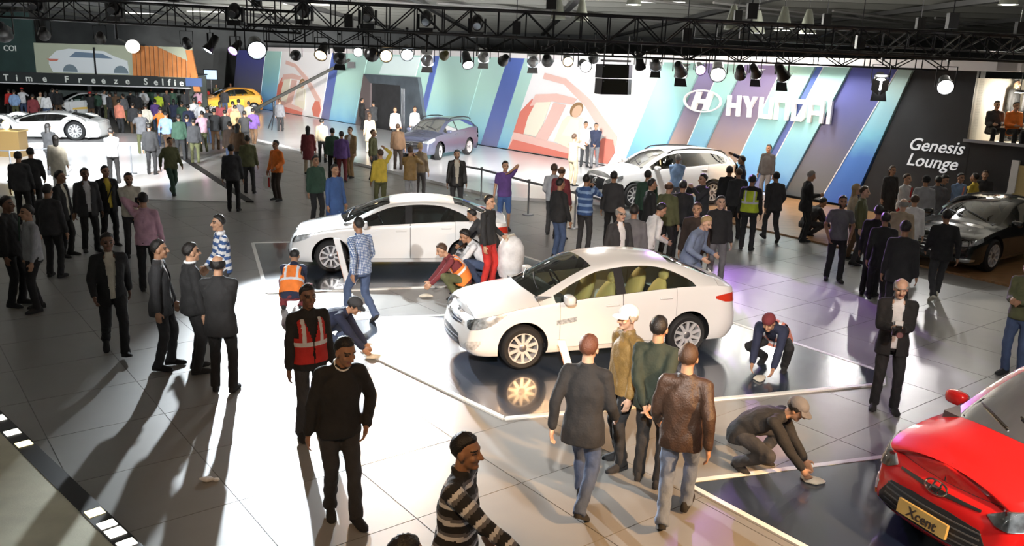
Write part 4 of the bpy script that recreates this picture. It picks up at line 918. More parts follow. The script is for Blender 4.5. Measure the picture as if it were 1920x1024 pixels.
HAIRM = {'red_lit': mat('red_lit_hair', (.15, .055, .03), .5, bump=.4, bs=120), 'black': mat('black_hair', (.012, .010, .009), .45, bump=.4, bs=120), 'brown': mat('brown_hair', (.06, .03, .015), .5, bump=.4, bs=120), 'grey': mat('grey_hair', (.30, .29, .27), .5, bump=.4, bs=120), 'blond': mat('fair_hair', (.42, .30, .14), .5, bump=.4, bs=120)}  # the first tone puts red light into the hair colour
EYEM = mat('eye_dark', (.02, .015, .012), .2); LIPM = mat('lip_tone', (.30, .11, .09), .5)
CLOTH = {}
PAL = dict(darkgreen=(.022, .032, .022), black=(.017, .017, .018), charcoal=(.040, .040, .043), grey=(.14, .14, .15), lightgrey=(.36, .37, .39), white=(.72, .72, .73), cream=(.62, .58, .48), navy=(.018, .024, .055), blue=(.045, .10, .26), skyblue=(.25, .38, .60), denim=(.06, .09, .17), paledenim=(.17, .22, .33), pink=(.56, .34, .42), red=(.50, .025, .02), maroon=(.16, .025, .03), orange=(.80, .20, .03), brown=(.11, .06, .03), darkbrown=(.035, .022, .016), tan=(.36, .24, .12), olive=(.10, .105, .045), green=(.03, .07, .045), yellow=(.62, .46, .06), lime=(.50, .62, .04), purple=(.10, .05, .20), beige=(.44, .36, .25), coral=(.70, .24, .16), silver=(.65, .66, .68))
def cloth(c, sheen=.015):
    if c not in CLOTH: CLOTH[c] = mat('cloth_'+c, PAL[c], .85, nz=.18, ns=6, bump=.25, bs=45, sheen=sheen) if c not in ('plaid',) else None
    return CLOTH[c]
# blue and white checked shirt
def plaid():
    m = bpy.data.materials.new('cloth_plaid'); m.use_nodes = True; nt = m.node_tree; b = nt.nodes['Principled BSDF']; b.inputs['Roughness'].default_value = .85
    tc = nt.nodes.new('ShaderNodeTexCoord'); ws = []
    for axis, sc in (('Z', 13), ('Y', 13)):
        w = nt.nodes.new('ShaderNodeTexWave'); w.bands_direction = axis; w.inputs['Scale'].default_value = sc; nt.links.new(tc.outputs['Object'], w.inputs['Vector']); ws.append(w)
    mx = nt.nodes.new('ShaderNodeMath'); mx.operation = 'MULTIPLY'; nt.links.new(ws[0].outputs['Fac'], mx.inputs[0]); nt.links.new(ws[1].outputs['Fac'], mx.inputs[1])
    r = nt.nodes.new('ShaderNodeValToRGB'); r.color_ramp.elements[0].position = .12; r.color_ramp.elements[0].color = (.06, .12, .28, 1); r.color_ramp.elements[1].position = .4; r.color_ramp.elements[1].color = (.62, .68, .74, 1)
    nt.links.new(mx.outputs[0], r.inputs[0]); nt.links.new(r.outputs[0], b.inputs['Base Color']); return m
CLOTH['plaid'] = plaid()
def leather(n, c): CLOTH[n] = mat('leather_'+n, c, .52, nz=.2, ns=9, bump=.35, bs=60)
leather('leather_black', (.012, .011, .010)); leather('leather_brown', (.05, .027, .017)); leather('leather_tan', (.26, .16, .05))
def setm(o, ms):
    me = o.data
    while len(me.materials) < len(ms): me.materials.append(None)
    for i, m in enumerate(ms): o.material_slots[i].link = 'OBJECT'; o.material_slots[i].material = m
STRIPES = {'knit': (((0, .030, .115, .02, 1), (.030, .058, .115, .02, 2))), 'blue': ((0, .055, .11, 0, 1),), 'blue2': ((0, .05, .14, .03, 1),)}
PEOPLE = []
def yaw_for(x, y, face):
    l = sqrt(x*x+y*y); c = (-x/l, -y/l); r = (y/l, -x/l); a = radians(face); return atan2(cos(a)*c[1]+sin(a)*r[1], cos(a)*c[0]+sin(a)*r[0])
def person(hx, hy, face, pose, top, bottom, label, kind='jacket', hair='short', hc='black', skin=0, h=1.72, res='m', foot=None, z=0.0, inner='white', vest=None, stripes=None, sc=None, shoes='black', shorts=False, group=None, cap='navy', pos=None, push=1.0):
    """hx, hy: crown of the head in the photograph (foot: the point between the feet instead)"""
    S = h/1.70
    parts, hm = parts_for(pose, kind, res, hair, shorts, bool(vest), STRIPES[stripes] if stripes else None); k = parts['k']
    crown = (k.head+k.Rh @ Vector((0, 0, .13)))
    if pos is not None: x, y = pos
    elif foot: g = gp(foot[0], foot[1], z); x, y = g.x, g.y
    else:
        g = gp(hx, hy, z+crown.z*S); x, y = g.x, g.y
        for _ in range(2):
            a = yaw_for(x, y, face); x, y = g.x-S*(cos(a)*crown.x-sin(a)*crown.y), g.y-S*(sin(a)*crown.x+cos(a)*crown.y)
    x, y = x*push, y*push
    root = thing('person', label, 'person', (x, y, z+.005), yaw_for(x, y, face), group); root.scale = (S, S, S); PEOPLE.append((root, k, S))
    o = link('body', parts['body'], root); setm(o, [SKIN[skin], EYEM, HAIRM[hc], LIPM])
    o = link({'suit': 'suit_jacket', 'jacket': 'jacket', 'shirt': 'shirt', 'tee': 't_shirt', 'kurta': 'long_tunic'}[kind], parts['top'], root); setm(o, [cloth(top)]+([cloth(c) for c in sc] if sc else []))
    if kind == 'suit' and res != 'f': o = link('shirt', parts['shirt'], root); setm(o, [cloth(inner)])
    o = link('shorts' if shorts else 'trousers', parts['trousers'], root); setm(o, [cloth(bottom)])
    if vest: o = link('safety_vest', parts['vest'], root); setm(o, [cloth(vest), cloth('silver')])
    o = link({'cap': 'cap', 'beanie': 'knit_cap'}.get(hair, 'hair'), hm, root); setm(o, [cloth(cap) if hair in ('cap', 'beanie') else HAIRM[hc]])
    if hair == 'cap':
        if ('hair', pose, 'bald') not in CACHE: CACHE[('hair', pose, 'bald')] = hair_mesh(k, 'bald')
        o = link('hair', CACHE[('hair', pose, 'bald')], root); setm(o, [HAIRM[hc]])
    if res != 'f':
        for sm in parts['shoes']: o = link('shoe', sm, root); setm(o, [cloth(shoes)])
    return root
# ---- foreground people
P = person
w1 = P(0, 0, 165, 'walk', 'black', 'denim', 'person in a long black blazer and jeans walking away, cropped hair coloured red-lit', 'suit', 'short', 'red_lit', 3, 1.76, 'n', foot=(1085, 962), inner='black')
P(1293, 645, 175, 'walk2', 'leather_brown', 'paledenim', 'person in a brown leather jacket and faded jeans seen from behind', 'jacket', 'short', 'brown', 1, 1.76, 'n')
P(1237, 608, 165, 'back', 'darkgreen', 'black', 'person in a dark green jacket with hands clasped behind the back', 'jacket', 'short', 'black', 1, 1.74, 'n', push=1.035)
P(1178, 573, 300, 'stand2', 'leather_tan', 'black', 'person wearing a white cap and a mustard jacket beside the white sedan', 'jacket', 'cap', 'grey', 3, 1.74, 'n', cap='white')
P(652, 636, 15, 'tilt', 'black', 'charcoal', 'person in a dark zip jacket with hands low, looking down, black sneakers', 'jacket', 'short', 'black', 0, 1.76, 'n')
P(577, 535, 22, 'stand', 'black', 'charcoal', 'standing person in a bright red safety vest over a black shirt', 'jacket', 'short', 'black', 2, 1.72, 'n', vest='red')
P(877, 814, 72, 'reach', 'black', 'charcoal', 'person in a striped black and grey knit sweater stretching out one arm', 'jacket', 'short', 'black', 0, 1.72, 'n', stripes='knit', sc=('silver', 'grey'))
P(765, 1006, 90, 'stand', 'green', 'black', 'person of whom only the dark hair rises beside the striped sweater', 'jacket', 'short', 'black', 0, 1.70, 'm')
P(674, 560, 75, 'squat_ground', 'navy', 'denim', 'crouching cleaner in a navy jacket and dark cap', 'jacket', 'cap', 'black', 0, 1.70, 'n', cap='charcoal')
P(1440, 593, 345, 'squat_ground', 'navy', 'black', 'crouching cleaner in a coral vest wiping the blue-lit pad', 'jacket', 'beanie', 'black', 1, 1.70, 'n', vest='coral', cap='maroon')
P(1510, 752, 78, 'squat_ground', 'black', 'charcoal', 'crouching cleaner in black with a grey cap, between two display pads', 'jacket', 'cap', 'black', 1, 1.70, 'n', cap='grey')
P(1693, 524, 8, 'chest', 'black', 'black', 'person in a dark suit with a badge, holding a camera at the chest', 'suit', 'bald', 'grey', 3, 1.70, 'n')
P(1932, 486, 340, 'chest', 'olive', 'denim', 'person in an olive shirt and jeans behind the red hatchback', 'shirt', 'short', 'black', 0, 1.70, 'm')
# ---- group of suits on the left
P(200, 437, 8, 'walk', 'black', 'black', 'person in an open black suit and pale yellow shirt walking forward', 'suit', 'short', 'black', 2, 1.74, 'n', inner='cream')
P(298, 450, 75, 'stand2', 'charcoal', 'charcoal', 'person in a charcoal suit standing sideways by the man in a black sweater', 'suit', 'short', 'black', 0, 1.72, 'n')
P(358, 455, 105, 'stand', 'black', 'black', 'person in a black sweater with white collar, turned sideways', 'jacket', 'short', 'black', 1, 1.72, 'n')
P(408, 478, 165, 'front', 'black', 'black', 'balding person in a black suit seen from behind', 'suit', 'bald', 'black', 1, 1.72, 'n', inner='black')
P(408, 403, 285, 'front', 'white', 'charcoal', 'person in a blue and white striped sweater looking sideways', 'shirt', 'short', 'black', 1, 1.70, 'n', stripes='blue', sc=('blue',))
P(267, 361, 172, 'phone2', 'pink', 'black', 'person in a lilac pink shirt seen from behind, holding a phone to the ear', 'shirt', 'short', 'black', 1, 1.72, 'n')
P(240, 324, 10, 'front', 'cream', 'charcoal', 'bearded person in a cream shirt facing the pink-shirted person', 'shirt', 'short', 'black', 0, 1.70)
P(197, 315, 20, 'stand2', 'black', 'black', 'person in a black jacket over a yellow shirt with a diagonal bag strap', 'suit', 'short', 'black', 0, 1.70, inner='yellow', push=1.02)
P(158, 315, 15, 'stand', 'charcoal', 'black', 'person in a dark grey suit and white shirt facing the floor centre', 'suit', 'short', 'black', 2, 1.72)
P(112, 320, 62, 'stand', 'black', 'black', 'person in a black suit and white collar in profile', 'suit', 'short', 'black', 0, 1.72, inner='cream')
P(88, 345, 150, 'stand', 'charcoal', 'black', 'person in a dark grey coat behind the pale grey shirt', 'jacket', 'short', 'black', 0, 1.70)
P(48, 384, 285, 'stand2', 'lightgrey', 'black', 'person in a pale grey shirt beside the tall one with the green lanyard', 'shirt', 'short', 'black', 1, 1.70)
P(12, 368, 60, 'stand', 'black', 'black', 'tall dark-clothed person with a green lanyard at the edge of the group of suits', 'jacket', 'short', 'black', 2, 1.78)
P(56, 277, 175, 'walk', 'black', 'black', 'person in black walking towards the white concept car', 'suit', 'short', 'black', 0, 1.72, inner='black')
P(33, 284, 165, 'stand', 'charcoal', 'black', 'person in charcoal beside the one walking towards the concept car', 'jacket', 'short', 'black', 0, 1.70)
P(103, 253, 178, 'stand', 'cream', 'white', 'person with long black hair in a long cream tunic', 'kurta', 'long', 'black', 1, 1.66)
P(89, 231, 150, 'front', 'black', 'black', 'person in black standing right before the concept car nose', 'jacket', 'long', 'black', 1, 1.68)
P(207, 240, 178, 'front', 'lightgrey', 'black', 'person in a pale grey shirt and black trousers seen from behind on the white platform', 'shirt', 'short', 'black', 0, 1.70)
P(279, 231, 165, 'stand', 'black', 'black', 'person in a black jacket carrying a black shoulder bag', 'jacket', 'short', 'black', 0, 1.70)
P(318, 258, 20, 'walk2', 'olive', 'green', 'person in an olive jacket walking with hands at the chest', 'jacket', 'short', 'black', 0, 1.70)
P(433, 271, 172, 'stand', 'charcoal', 'black', 'person in a charcoal jacket with hands lowered behind the walking visitor', 'jacket', 'short', 'black', 0, 1.74)
P(463, 254, 178, 'stand2', 'olive', 'charcoal', 'person in an olive grey jacket facing the crowd', 'jacket', 'short', 'black', 0, 1.70)
# ---- round the white sedan with dark windows
P(553, 467, 170, 'squat', 'navy', 'maroon', 'crouching cleaner in an orange vest seen from behind, before the front wheel', 'shirt', 'short', 'black', 0, 1.68, 'n', vest='orange')
P(671, 407, 215, 'walk', 'plaid', 'denim', 'person in a blue checked shirt and jeans walking past the front wheel', 'shirt', 'short', 'black', 0, 1.70, 'n')
P(822, 458, 280, 'squat', 'maroon', 'olive', 'crouching cleaner in an orange vest and maroon sleeves beside the sedan door', 'shirt', 'short', 'brown', 1, 1.68, 'n', vest='orange')
P(896, 410, 275, 'squat', 'white', 'denim', 'crouching person in a white shirt at the rear wheel', 'shirt', 'short', 'black', 0, 1.80, 'n', foot=(901, 531))
P(880, 392, 250, 'bend', 'charcoal', 'charcoal', 'bending person in charcoal at the rear fender of the sedan', 'jacket', 'short', 'black', 0, 1.66)
P(919, 366, 60, 'bag', 'black', 'red', 'person in a black shirt and red trousers holding a white sack', 'shirt', 'short', 'black', 1, 1.72, 'n')
P(628, 308, 40, 'stand', 'blue', 'blue', 'person in a long blue tunic beside the sedan windscreen', 'kurta', 'short', 'black', 0, 1.74)
P(592, 292, 30, 'stand', 'green', 'black', 'person in dark green behind the blue tunic', 'jacket', 'short', 'black', 0, 1.70)
P(516, 263, 310, 'bag', 'orange', 'darkbrown', 'person in an orange jacket carrying a white and red bag', 'jacket', 'short', 'black', 0, 1.70)
P(577, 236, 175, 'stand', 'maroon', 'beige', 'person in a maroon tunic and beige trousers', 'kurta', 'long', 'black', 1, 1.66)
P(603, 222, 170, 'stand', 'beige', 'black', 'person in a pale peach top with dark trousers', 'shirt', 'short', 'black', 1, 1.68)
P(623, 240, 170, 'stand', 'green', 'black', 'person in a grey-green jacket near the purple top', 'jacket', 'short', 'black', 0, 1.70)
P(640, 246, 178, 'stand', 'purple', 'maroon', 'person in a purple top and maroon trousers', 'jacket', 'short', 'black', 0, 1.66)
P(656, 238, 320, 'stand2', 'tan', 'tan', 'person in a light brown suit and white shirt', 'suit', 'short', 'brown', 3, 1.72)
P(700, 243, 60, 'stand', 'olive', 'charcoal', 'person in an olive shirt near the light brown suit', 'shirt', 'short', 'brown', 1, 1.68)
P(713, 280, 200, 'up', 'yellow', 'olive', 'person in a mustard shirt with one arm raised, behind the sedan roof', 'shirt', 'short', 'brown', 1, 1.68)
P(746, 232, 172, 'stand', 'brown', 'darkbrown', 'person in a brown jacket seen from behind near the blue-grey crossover', 'jacket', 'short', 'brown', 1, 1.72)
P(770, 275, 165, 'cam', 'leather_tan', 'lightgrey', 'person in a tan leather jacket filming the blue-grey crossover', 'jacket', 'short', 'brown', 1, 1.70)
P(788, 268, 160, 'stand', 'beige', 'grey', 'person in beige beside the tan leather jacket', 'shirt', 'short', 'blond', 3, 1.66)
P(857, 281, 5, 'stand', 'leather_black', 'charcoal', 'bearded person in a black leather jacket and cream shirt on the stage', 'suit', 'short', 'black', 1, 1.72, inner='cream')
P(948, 302, 5, 'phone2', 'purple', 'blue', 'person in a purple polo shirt and blue shorts at the barrier', 'tee', 'short', 'black', 1, 1.70, shorts=True)
P(524, 186, 160, 'stand', 'grey', 'black', 'person in a grey jacket operating the crane tripod', 'jacket', 'short', 'brown', 1, 1.72, res='f')
P(741, 201, 20, 'stand', 'white', 'black', 'person in a white coat before the gate', 'suit', 'short', 'brown', 1, 1.72, res='f', z=.1)
P(778, 200, 20, 'stand', 'white', 'grey', 'person in white beside the gate leaf', 'shirt', 'short', 'brown', 1, 1.72, res='f', z=.1)
P(679, 184, 120, 'fold', 'black', 'black', 'dark-dressed person at the gate jamb', 'suit', 'short', 'black', 1, 1.74, res='f', z=.1)
P(700, 190, 200, 'fold', 'charcoal', 'black', 'person in charcoal behind the white dress', 'suit', 'short', 'black', 1, 1.72, res='f', z=.1)
P(693, 212, 175, 'stand', 'beige', 'beige', 'person in a pale cream dress before the gate', 'kurta', 'long', 'brown', 3, 1.66, res='f', z=.1)
# ---- on the stage by the big picture
P(1099, 228, 10, 'front', 'white', 'charcoal', 'person in white posing before the big car picture', 'shirt', 'short', 'black', 1, 1.74, z=.1)
P(1118, 231, 350, 'front', 'navy', 'grey', 'person in navy posing before the big car picture', 'jacket', 'short', 'black', 1, 1.72, z=.1)
P(1078, 251, 140, 'cam', 'beige', 'beige', 'person in beige photographing the two posing visitors', 'shirt', 'short', 'brown', 1, 1.70, z=.1)
# ---- crowd along the white crossover
CR_ = 'visitors in front of the white crossover'
def Q(hx, hy, face, pose, top, bottom, label, **kw): return P(hx, hy, face, pose, top, bottom, label, group=CR_, **kw)
Q(1040, 307, 165, 'bag', 'lightgrey', 'charcoal', 'person in a pale grey shirt by the barrier post, seen from behind', kind='shirt', hc='brown')
Q(1054, 312, 150, 'stand', 'maroon', 'charcoal', 'person in maroon behind the black jacket and blue jeans', hc='brown', hair='bald', skin=1)
Q(1052, 334, 130, 'bag', 'black', 'denim', 'person in a black jacket and blue jeans at the barrier')
Q(1101, 327, 160, 'cam', 'blue', 'charcoal', 'person in a blue tee with a pale stripe lifting a camera', kind='shirt', stripes='blue2', sc=('skyblue',))
Q(1152, 321, 172, 'stand', 'charcoal', 'black', 'person in a charcoal jacket facing the crossover hood')
Q(1165, 388, 30, 'stand2', 'charcoal', 'charcoal', 'grey-haired person with glasses in a dark suit behind the white sedan roof', kind='suit', hair='bald', hc='grey', skin=3, res='n')
Q(1190, 383, 175, 'stand', 'grey', 'grey', 'person in a grey suit beside the grey-haired visitor', kind='suit', hc='black', inner='grey')
Q(1216, 319, 165, 'stand', 'green', 'black', 'person in a dark green jacket at the front wheel of the crossover')
Q(1224, 335, 110, 'stand', 'black', 'grey', 'person in a black blazer and grey trousers in profile', kind='suit')
Q(1272, 289, 178, 'front', 'skyblue', 'grey', 'person in a pale blue shirt at the crossover door', kind='shirt', hc='grey')
Q(1256, 340, 150, 'stand', 'olive', 'black', 'person in an olive jacket behind the white shirt', hair='bald', hc='brown', skin=1)
Q(1282, 338, 172, 'stand', 'black', 'black', 'person in a black coat seen from behind near the crossover door')
Q(1246, 382, 120, 'lean', 'white', 'grey', 'person in a white shirt leaning forward behind the sedan', kind='shirt', res='n', hc='black', skin=1)
Q(1318, 326, 300, 'cam', 'charcoal', 'black', 'person in charcoal looking sideways with a hand raised', skin=1)
Q(1308, 380, 350, 'stand', 'darkbrown', 'black', 'person in dark brown facing the sedan', skin=1, hc='brown')
Q(1331, 407, 60, 'lean', 'paledenim', 'paledenim', 'fair-haired person in a grey-blue jacket looking down', hc='blond', skin=3, res='n')
Q(1369, 311, 175, 'stand', 'black', 'black', 'broad person in a black coat at the crossover rear door')
Q(1353, 367, 15, 'stand', 'black', 'grey', 'person in black with a light face turned to the camera', skin=3)
Q(1391, 292, 260, 'up', 'navy', 'black', 'person in navy touching the crossover tail', hair='short')
Q(1386, 315, 200, 'stand', 'charcoal', 'black', 'person in charcoal with a warm-lit face behind the vest', skin=1, hc='brown')
Q(1412, 328, 172, 'stand', 'black', 'black', 'person in a lime yellow safety vest seen from behind', vest='lime', res='n')
Q(1442, 271, 330, 'stand', 'charcoal', 'grey', 'person in a dark jacket standing up on the stage behind the crossover', z=.1)
Q(1456, 322, 200, 'walk', 'charcoal', 'charcoal', 'person in a dark jacket walking off beside the yellow vest')
# ---- by the striped wall and the lounge
P(1525, 321, 110, 'chest', 'black', 'black', 'grey-haired person in a long dark coat before the striped wall', 'suit', 'short', 'grey', 1, 1.72, inner='charcoal')
P(1548, 372, 120, 'squat', 'charcoal', 'charcoal', 'person crouching beside the long dark coat', 'jacket', 'short', 'black', 0, 1.70)
P(1582, 367, 12, 'pocket', 'grey', 'black', 'bearded person in a grey tee and black trousers', 'tee', 'short', 'black', 0, 1.70, 'n')
P(1608, 345, 100, 'stand', 'beige', 'brown', 'person with fair hair in a beige jacket', 'jacket', 'long', 'blond', 3, 1.66)
P(1624, 343, 80, 'stand', 'olive', 'charcoal', 'person in an olive jacket with a bright face in profile', 'jacket', 'short', 'brown', 3, 1.70, push=.97)
P(1675, 311, 40, 'stand', 'charcoal', 'black', 'person with reddish lit hair in a charcoal dress near the lounge wall', 'kurta', 'long', 'brown', 1, 1.68)
P(1703, 326, 60, 'fold', 'white', 'red', 'person in a white shirt with a red lanyard near the lounge wall', 'shirt', 'short', 'brown', 1, 1.70)
P(1738, 329, 178, 'stand', 'lightgrey', 'lightgrey', 'person in a pale grey shirt and flat black cap, seen from behind', 'shirt', 'cap', 'black', 0, 1.74, cap='black')
P(1760, 338, 178, 'stand', 'grey', 'charcoal', 'person in mid grey beside the flat black cap', 'jacket', 'short', 'black', 0, 1.66, push=1.045)
P(1777, 329, 70, 'lean', 'charcoal', 'black', 'person in a charcoal suit bending towards the black sedan', 'suit', 'short', 'black', 1, 1.70)
P(1802, 334, 40, 'front', 'skyblue', 'denim', 'person in a light blue shirt with a pink lanyard by the black sedan', 'shirt', 'short', 'black', 1, 1.66, push=1.05)
P(1826, 339, 250, 'point', 'yellow', 'charcoal', 'person in a yellow shirt pointing beside the black sedan', 'shirt', 'short', 'black', 0, 1.62, push=1.08)
P(1846, 335, 5, 'stand', 'charcoal', 'charcoal', 'person with a yellow-lit face behind the black sedan roof', 'jacket', 'short', 'brown', 1, 1.64, push=1.085)
P(1650, 385, 170, 'stand', 'black', 'black', 'person in black behind the bearded one in a grey tee', 'jacket', 'short', 'black', 0, 1.70)
P(1696, 372, 165, 'stand', 'beige', 'charcoal', 'balding person in a beige jacket amid the dark coats', 'jacket', 'bald', 'grey', 3, 1.70)
P(1716, 372, 178, 'stand', 'white', 'white', 'person in white clothes behind the balding visitor', 'shirt', 'short', 'brown', 1, 1.64, push=1.03)
P(1662, 398, 190, 'walk', 'black', 'black', 'person in a black coat walking with one heel raised before the wooden platform', 'suit', 'short', 'black', 0, 1.70, inner='black')
P(1700, 414, 175, 'stand', 'black', 'black', 'broad person in a long black coat before the black sedan grille', 'suit', 'short', 'black', 0, 1.76, inner='black')
P(1777, 393, 190, 'walk2', 'black', 'charcoal', 'person in a black jacket and light sneakers walking past the black sedan', 'jacket', 'short', 'black', 0, 1.72, shoes='cream')
# ---- gallery above the lounge
gz = 2.35
for sx_, n_, fc, pose, top, lab, z_ in [(-3.15, -.55, 20, 'sit', 'charcoal', 'person in charcoal seated at the gallery rail', gz-.12), (-3.6, -.65, 30, 'sit', 'orange', 'person in an orange top seated in the gallery', gz-.12), (-4.25, -.5, 340, 'sit', 'green', 'person in dark green leaning at the gallery rail', gz-.12), (-3.0, -1.9, 60, 'stand', 'black', 'standing person in black at the back of the gallery', gz), (-3.45, -2.0, 200, 'walk', 'black', 'person in black walking along the gallery back', gz)]:
    g_ = wall_pt(sx_, n_); P(0, 0, fc, pose, top, 'black', lab, 'jacket', 'short', 'black', 1, 1.68, 'm', pos=(g_.x, g_.y), z=z_)
# ---- crowd before the selfie booth
GC = 'crowd before the selfie booth'
CROWD = [(15, 166, 'red', 200), (25, 168, 'skyblue', 180), (40, 164, 'white', 170), (60, 176, 'maroon', 180), (75, 172, 'cream', 30), (84, 172, 'white', 190), (106, 166, 'black', 180), (98, 164, 'charcoal', 150), (180, 170, 'green', 160), (195, 168, 'white', 120), (205, 172, 'charcoal', 200), (216, 171, 'brown', 180), (230, 176, 'grey', 210), (244, 170, 'black', 170), (256, 172, 'black', 180), (268, 166, 'white', 180), (282, 164, 'green', 170), (296, 172, 'lime', 180), (312, 168, 'charcoal', 20), (322, 166, 'green', 190), (334, 163, 'grey', 150), (346, 168, 'charcoal', 180), (358, 163, 'brown', 180), (372, 166, 'pink', 210), (386, 163, 'red', 180), (405, 158, 'olive', 10), (432, 156, 'grey', 350), (420, 165, 'charcoal', 180),
         (248, 192, 'charcoal', 175), (272, 194, 'cream', 180), (300, 200, 'orange', 190), (310, 208, 'skyblue', 170), (325, 186, 'navy', 180), (340, 190, 'green', 160), (352, 196, 'navy', 180), (363, 184, 'white', 180), (374, 190, 'lightgrey', 170), (378, 208, 'pink', 200), (388, 200, 'charcoal', 180), (401, 203, 'black', 170), (421, 206, 'black', 180), (412, 190, 'maroon', 180), (440, 197, 'tan', 190), (436, 190, 'coral', 180), (458, 208, 'black', 178), (474, 203, 'purple', 172), (350, 215, 'navy', 165), (334, 214, 'green', 180), (362, 222, 'charcoal', 175), (430, 228, 'darkbrown', 180), (445, 232, 'brown', 150), (262, 206, 'grey', 185), (290, 186, 'purple', 180), (168, 172, 'black', 180), (222, 186, 'coral', 150), (447, 186, 'grey', 180), (466, 190, 'beige', 180)]
fp_ = ['stand', 'stand2', 'front', 'walk', 'cam', 'pocket']
for i, (hx, hy, top, fc) in enumerate(CROWD):
    kind = 'shirt' if top in ('white', 'skyblue', 'cream', 'pink', 'lightgrey', 'orange', 'lime', 'red', 'coral') else 'jacket'
    hr_ = 'cap' if (i % 17 == 2) else 'long' if i % 9 == 5 else 'short'
    ps_ = fp_[(i*5+i//7) % 6]; bt_ = ['black', 'denim', 'charcoal', 'olive', 'brown'][(i*3+i//5) % 5]
    ex_ = (', long hair' if hr_ == 'long' else ', red cap' if hr_ == 'cap' else '')+{'cam': ', hands raised to the face', 'walk': ', striding', 'front': ', hands together', 'pocket': ', elbows out'}.get(ps_, '')
    P(hx, hy, fc, ps_, top, bt_, 'crowd visitor in %s %s %s and %s trousers%s' % ('an' if top[0] in 'aeiou' else 'a', top.replace('sky', 'sky-').replace('lightgrey', 'light grey'), kind, bt_, ex_), kind, hr_, 'black', i % 3, 1.66+.03*(i % 4), 'f', group=GC, cap='red')
bpy.data.scenes.remove(TMP)
# ================================================================== RIGGING
TRB = mat('black_truss', (.02, .02, .022), .45, .4); CABLE = mat('steel_cable', (.10, .10, .11), .5, .5)
def truss(label, A, B, w, h, bay, hang=True, up=None):
    A, B = Vector(A), Vector(B); d = (B-A); L = d.length; d.normalize(); s = Vector((-d.y, d.x, 0)).normalized(); u = d.cross(s)
    if u.z < 0: u = -u
    root = thing('lighting_truss', label, 'truss', A); n = max(2, int(L/bay)); st = L/n
    def pt(x, y, z): return d*x+s*y+u*z
    for y in (-w/2, w/2):
        for z in (0, h): MB().tube(pt(0, y, z), pt(L, y, z), .026, n=8).build('chord', TRB, root, True)
    ms = {}
    def br(kind, p, q):
        if kind not in ms: ms[kind] = MB().tube(Vector((0, 0, 0)), q-p, .016, n=5).mesh('brace', TRB)
        link('brace', ms[kind], root, p)
    for i in range(n+1):
        x = i*st
        for y in (-w/2, w/2): br('v', pt(x, y, 0), pt(x, y, h))
        for z in (0, h):
            if i % 2 == 0: br('h', pt(x, -w/2, z), pt(x, w/2, z))
    for i in range(n):
        x0, x1 = i*st, (i+1)*st
        for y in (-w/2, w/2):
            if i % 2: br('d1', pt(x0, y, 0), pt(x1, y, h))
            else: br('d2', pt(x0, y, h), pt(x1, y, 0))
        br('b1' if i % 2 else 'b2', pt(x0, -w/2, 0) if i % 2 else pt(x0, w/2, 0), pt(x1, w/2, 0) if i % 2 else pt(x1, -w/2, 0))
    if hang:
        for k in range(4):
            p = pt(L*(k+.5)/4, 0, h); MB().tube(p, Vector((p.x, p.y, CZ-.01-A.z)), .012, n=5).build('hoist_chain', CABLE, root); MB().box(p+Vector((0, 0, .25)), (.22, .16, .34)).build('chain_hoist', BLACK, root)
    return root, pt, L
A0 = at_y(470, 46, 20.0); B0 = at_y(1960, 118, 20.0)
truss('near black box truss crossing the hall above the cars', A0, B0, .5, .56, .62)
A1 = at_y(500, 78, 24.0); B1 = at_y(1770, 132, 23.2)
tB, ptB, LB_ = truss('lower black box truss carrying most of the spotlights', A1, B1, .42, .38, .66)
A2 = at_y(-60, 28, 22.0); B2 = at_y(560, 62, 22.0)
truss('black box truss above the concept car', A2, B2, .5, .5, .62)
A3 = at_y(-80, 2, 14.0); B3 = at_y(700, -8, 17.0)
truss('high black truss close to the camera above the group of suits', A3, B3, .45, .62, .8)
A4 = at_y(1300, 70, 27.0); B4 = at_y(2000, 105, 24.0)
truss('black truss before the lounge gallery', A4, B4, .4, .42, .66)
SPOTG = 'spotlights hung from the trusses'
CANM = mat('black_lamp_can', (.015, .015, .016), .4, .3); CANG = mat('olive_lamp_can', (.20, .17, .06), .45, .3); CANS = mat('silver_lamp_can', (.55, .56, .58), .3, .7)
_can = {}
def can_parts(s, doors):
    if (s, doors) in _can: return _can[(s, doors)]
    b = MB().lathe([(.001, -.30*s), (.07*s, -.29*s), (.10*s, -.22*s), (.11*s, -.05*s), (.115*s, 0), (.15*s, .12*s), (.15*s, .16*s), (.135*s, .16*s), (.10*s, .04*s), (.001, .03*s)], ax=(0, 0, -1), n=16).mesh('can', [], True, 35)
    ln = MB().lathe([(.132*s, .0), (.10*s, .02*s), (.001, .028*s)], o=(0, 0, -.125*s), ax=(0, 0, -1), n=16).mesh('lens', [], True)
    y = MB()
    for a in (-1, 1): y.box((a*.165*s, 0, .13*s), (.015*s, .045*s, .36*s))
    y.box((0, 0, .31*s), (.345*s, .045*s, .015*s)); ym = y.mesh('yoke', [])
    dm = MB().hexa([(-.12*s, -.004, 0), (.12*s, -.004, 0), (.12*s, .004, 0), (-.12*s, .004, 0), (-.15*s, -.004, -.20*s), (.15*s, -.004, -.20*s), (.15*s, .004, -.20*s), (-.15*s, .004, -.20*s)]).mesh('barn_door', [])
    _can[(s, doors)] = (b, ln, ym, dm); return _can[(s, doors)]
LENS_OFF = mat('unlit_lens', (.25, .26, .28), .1, .6)
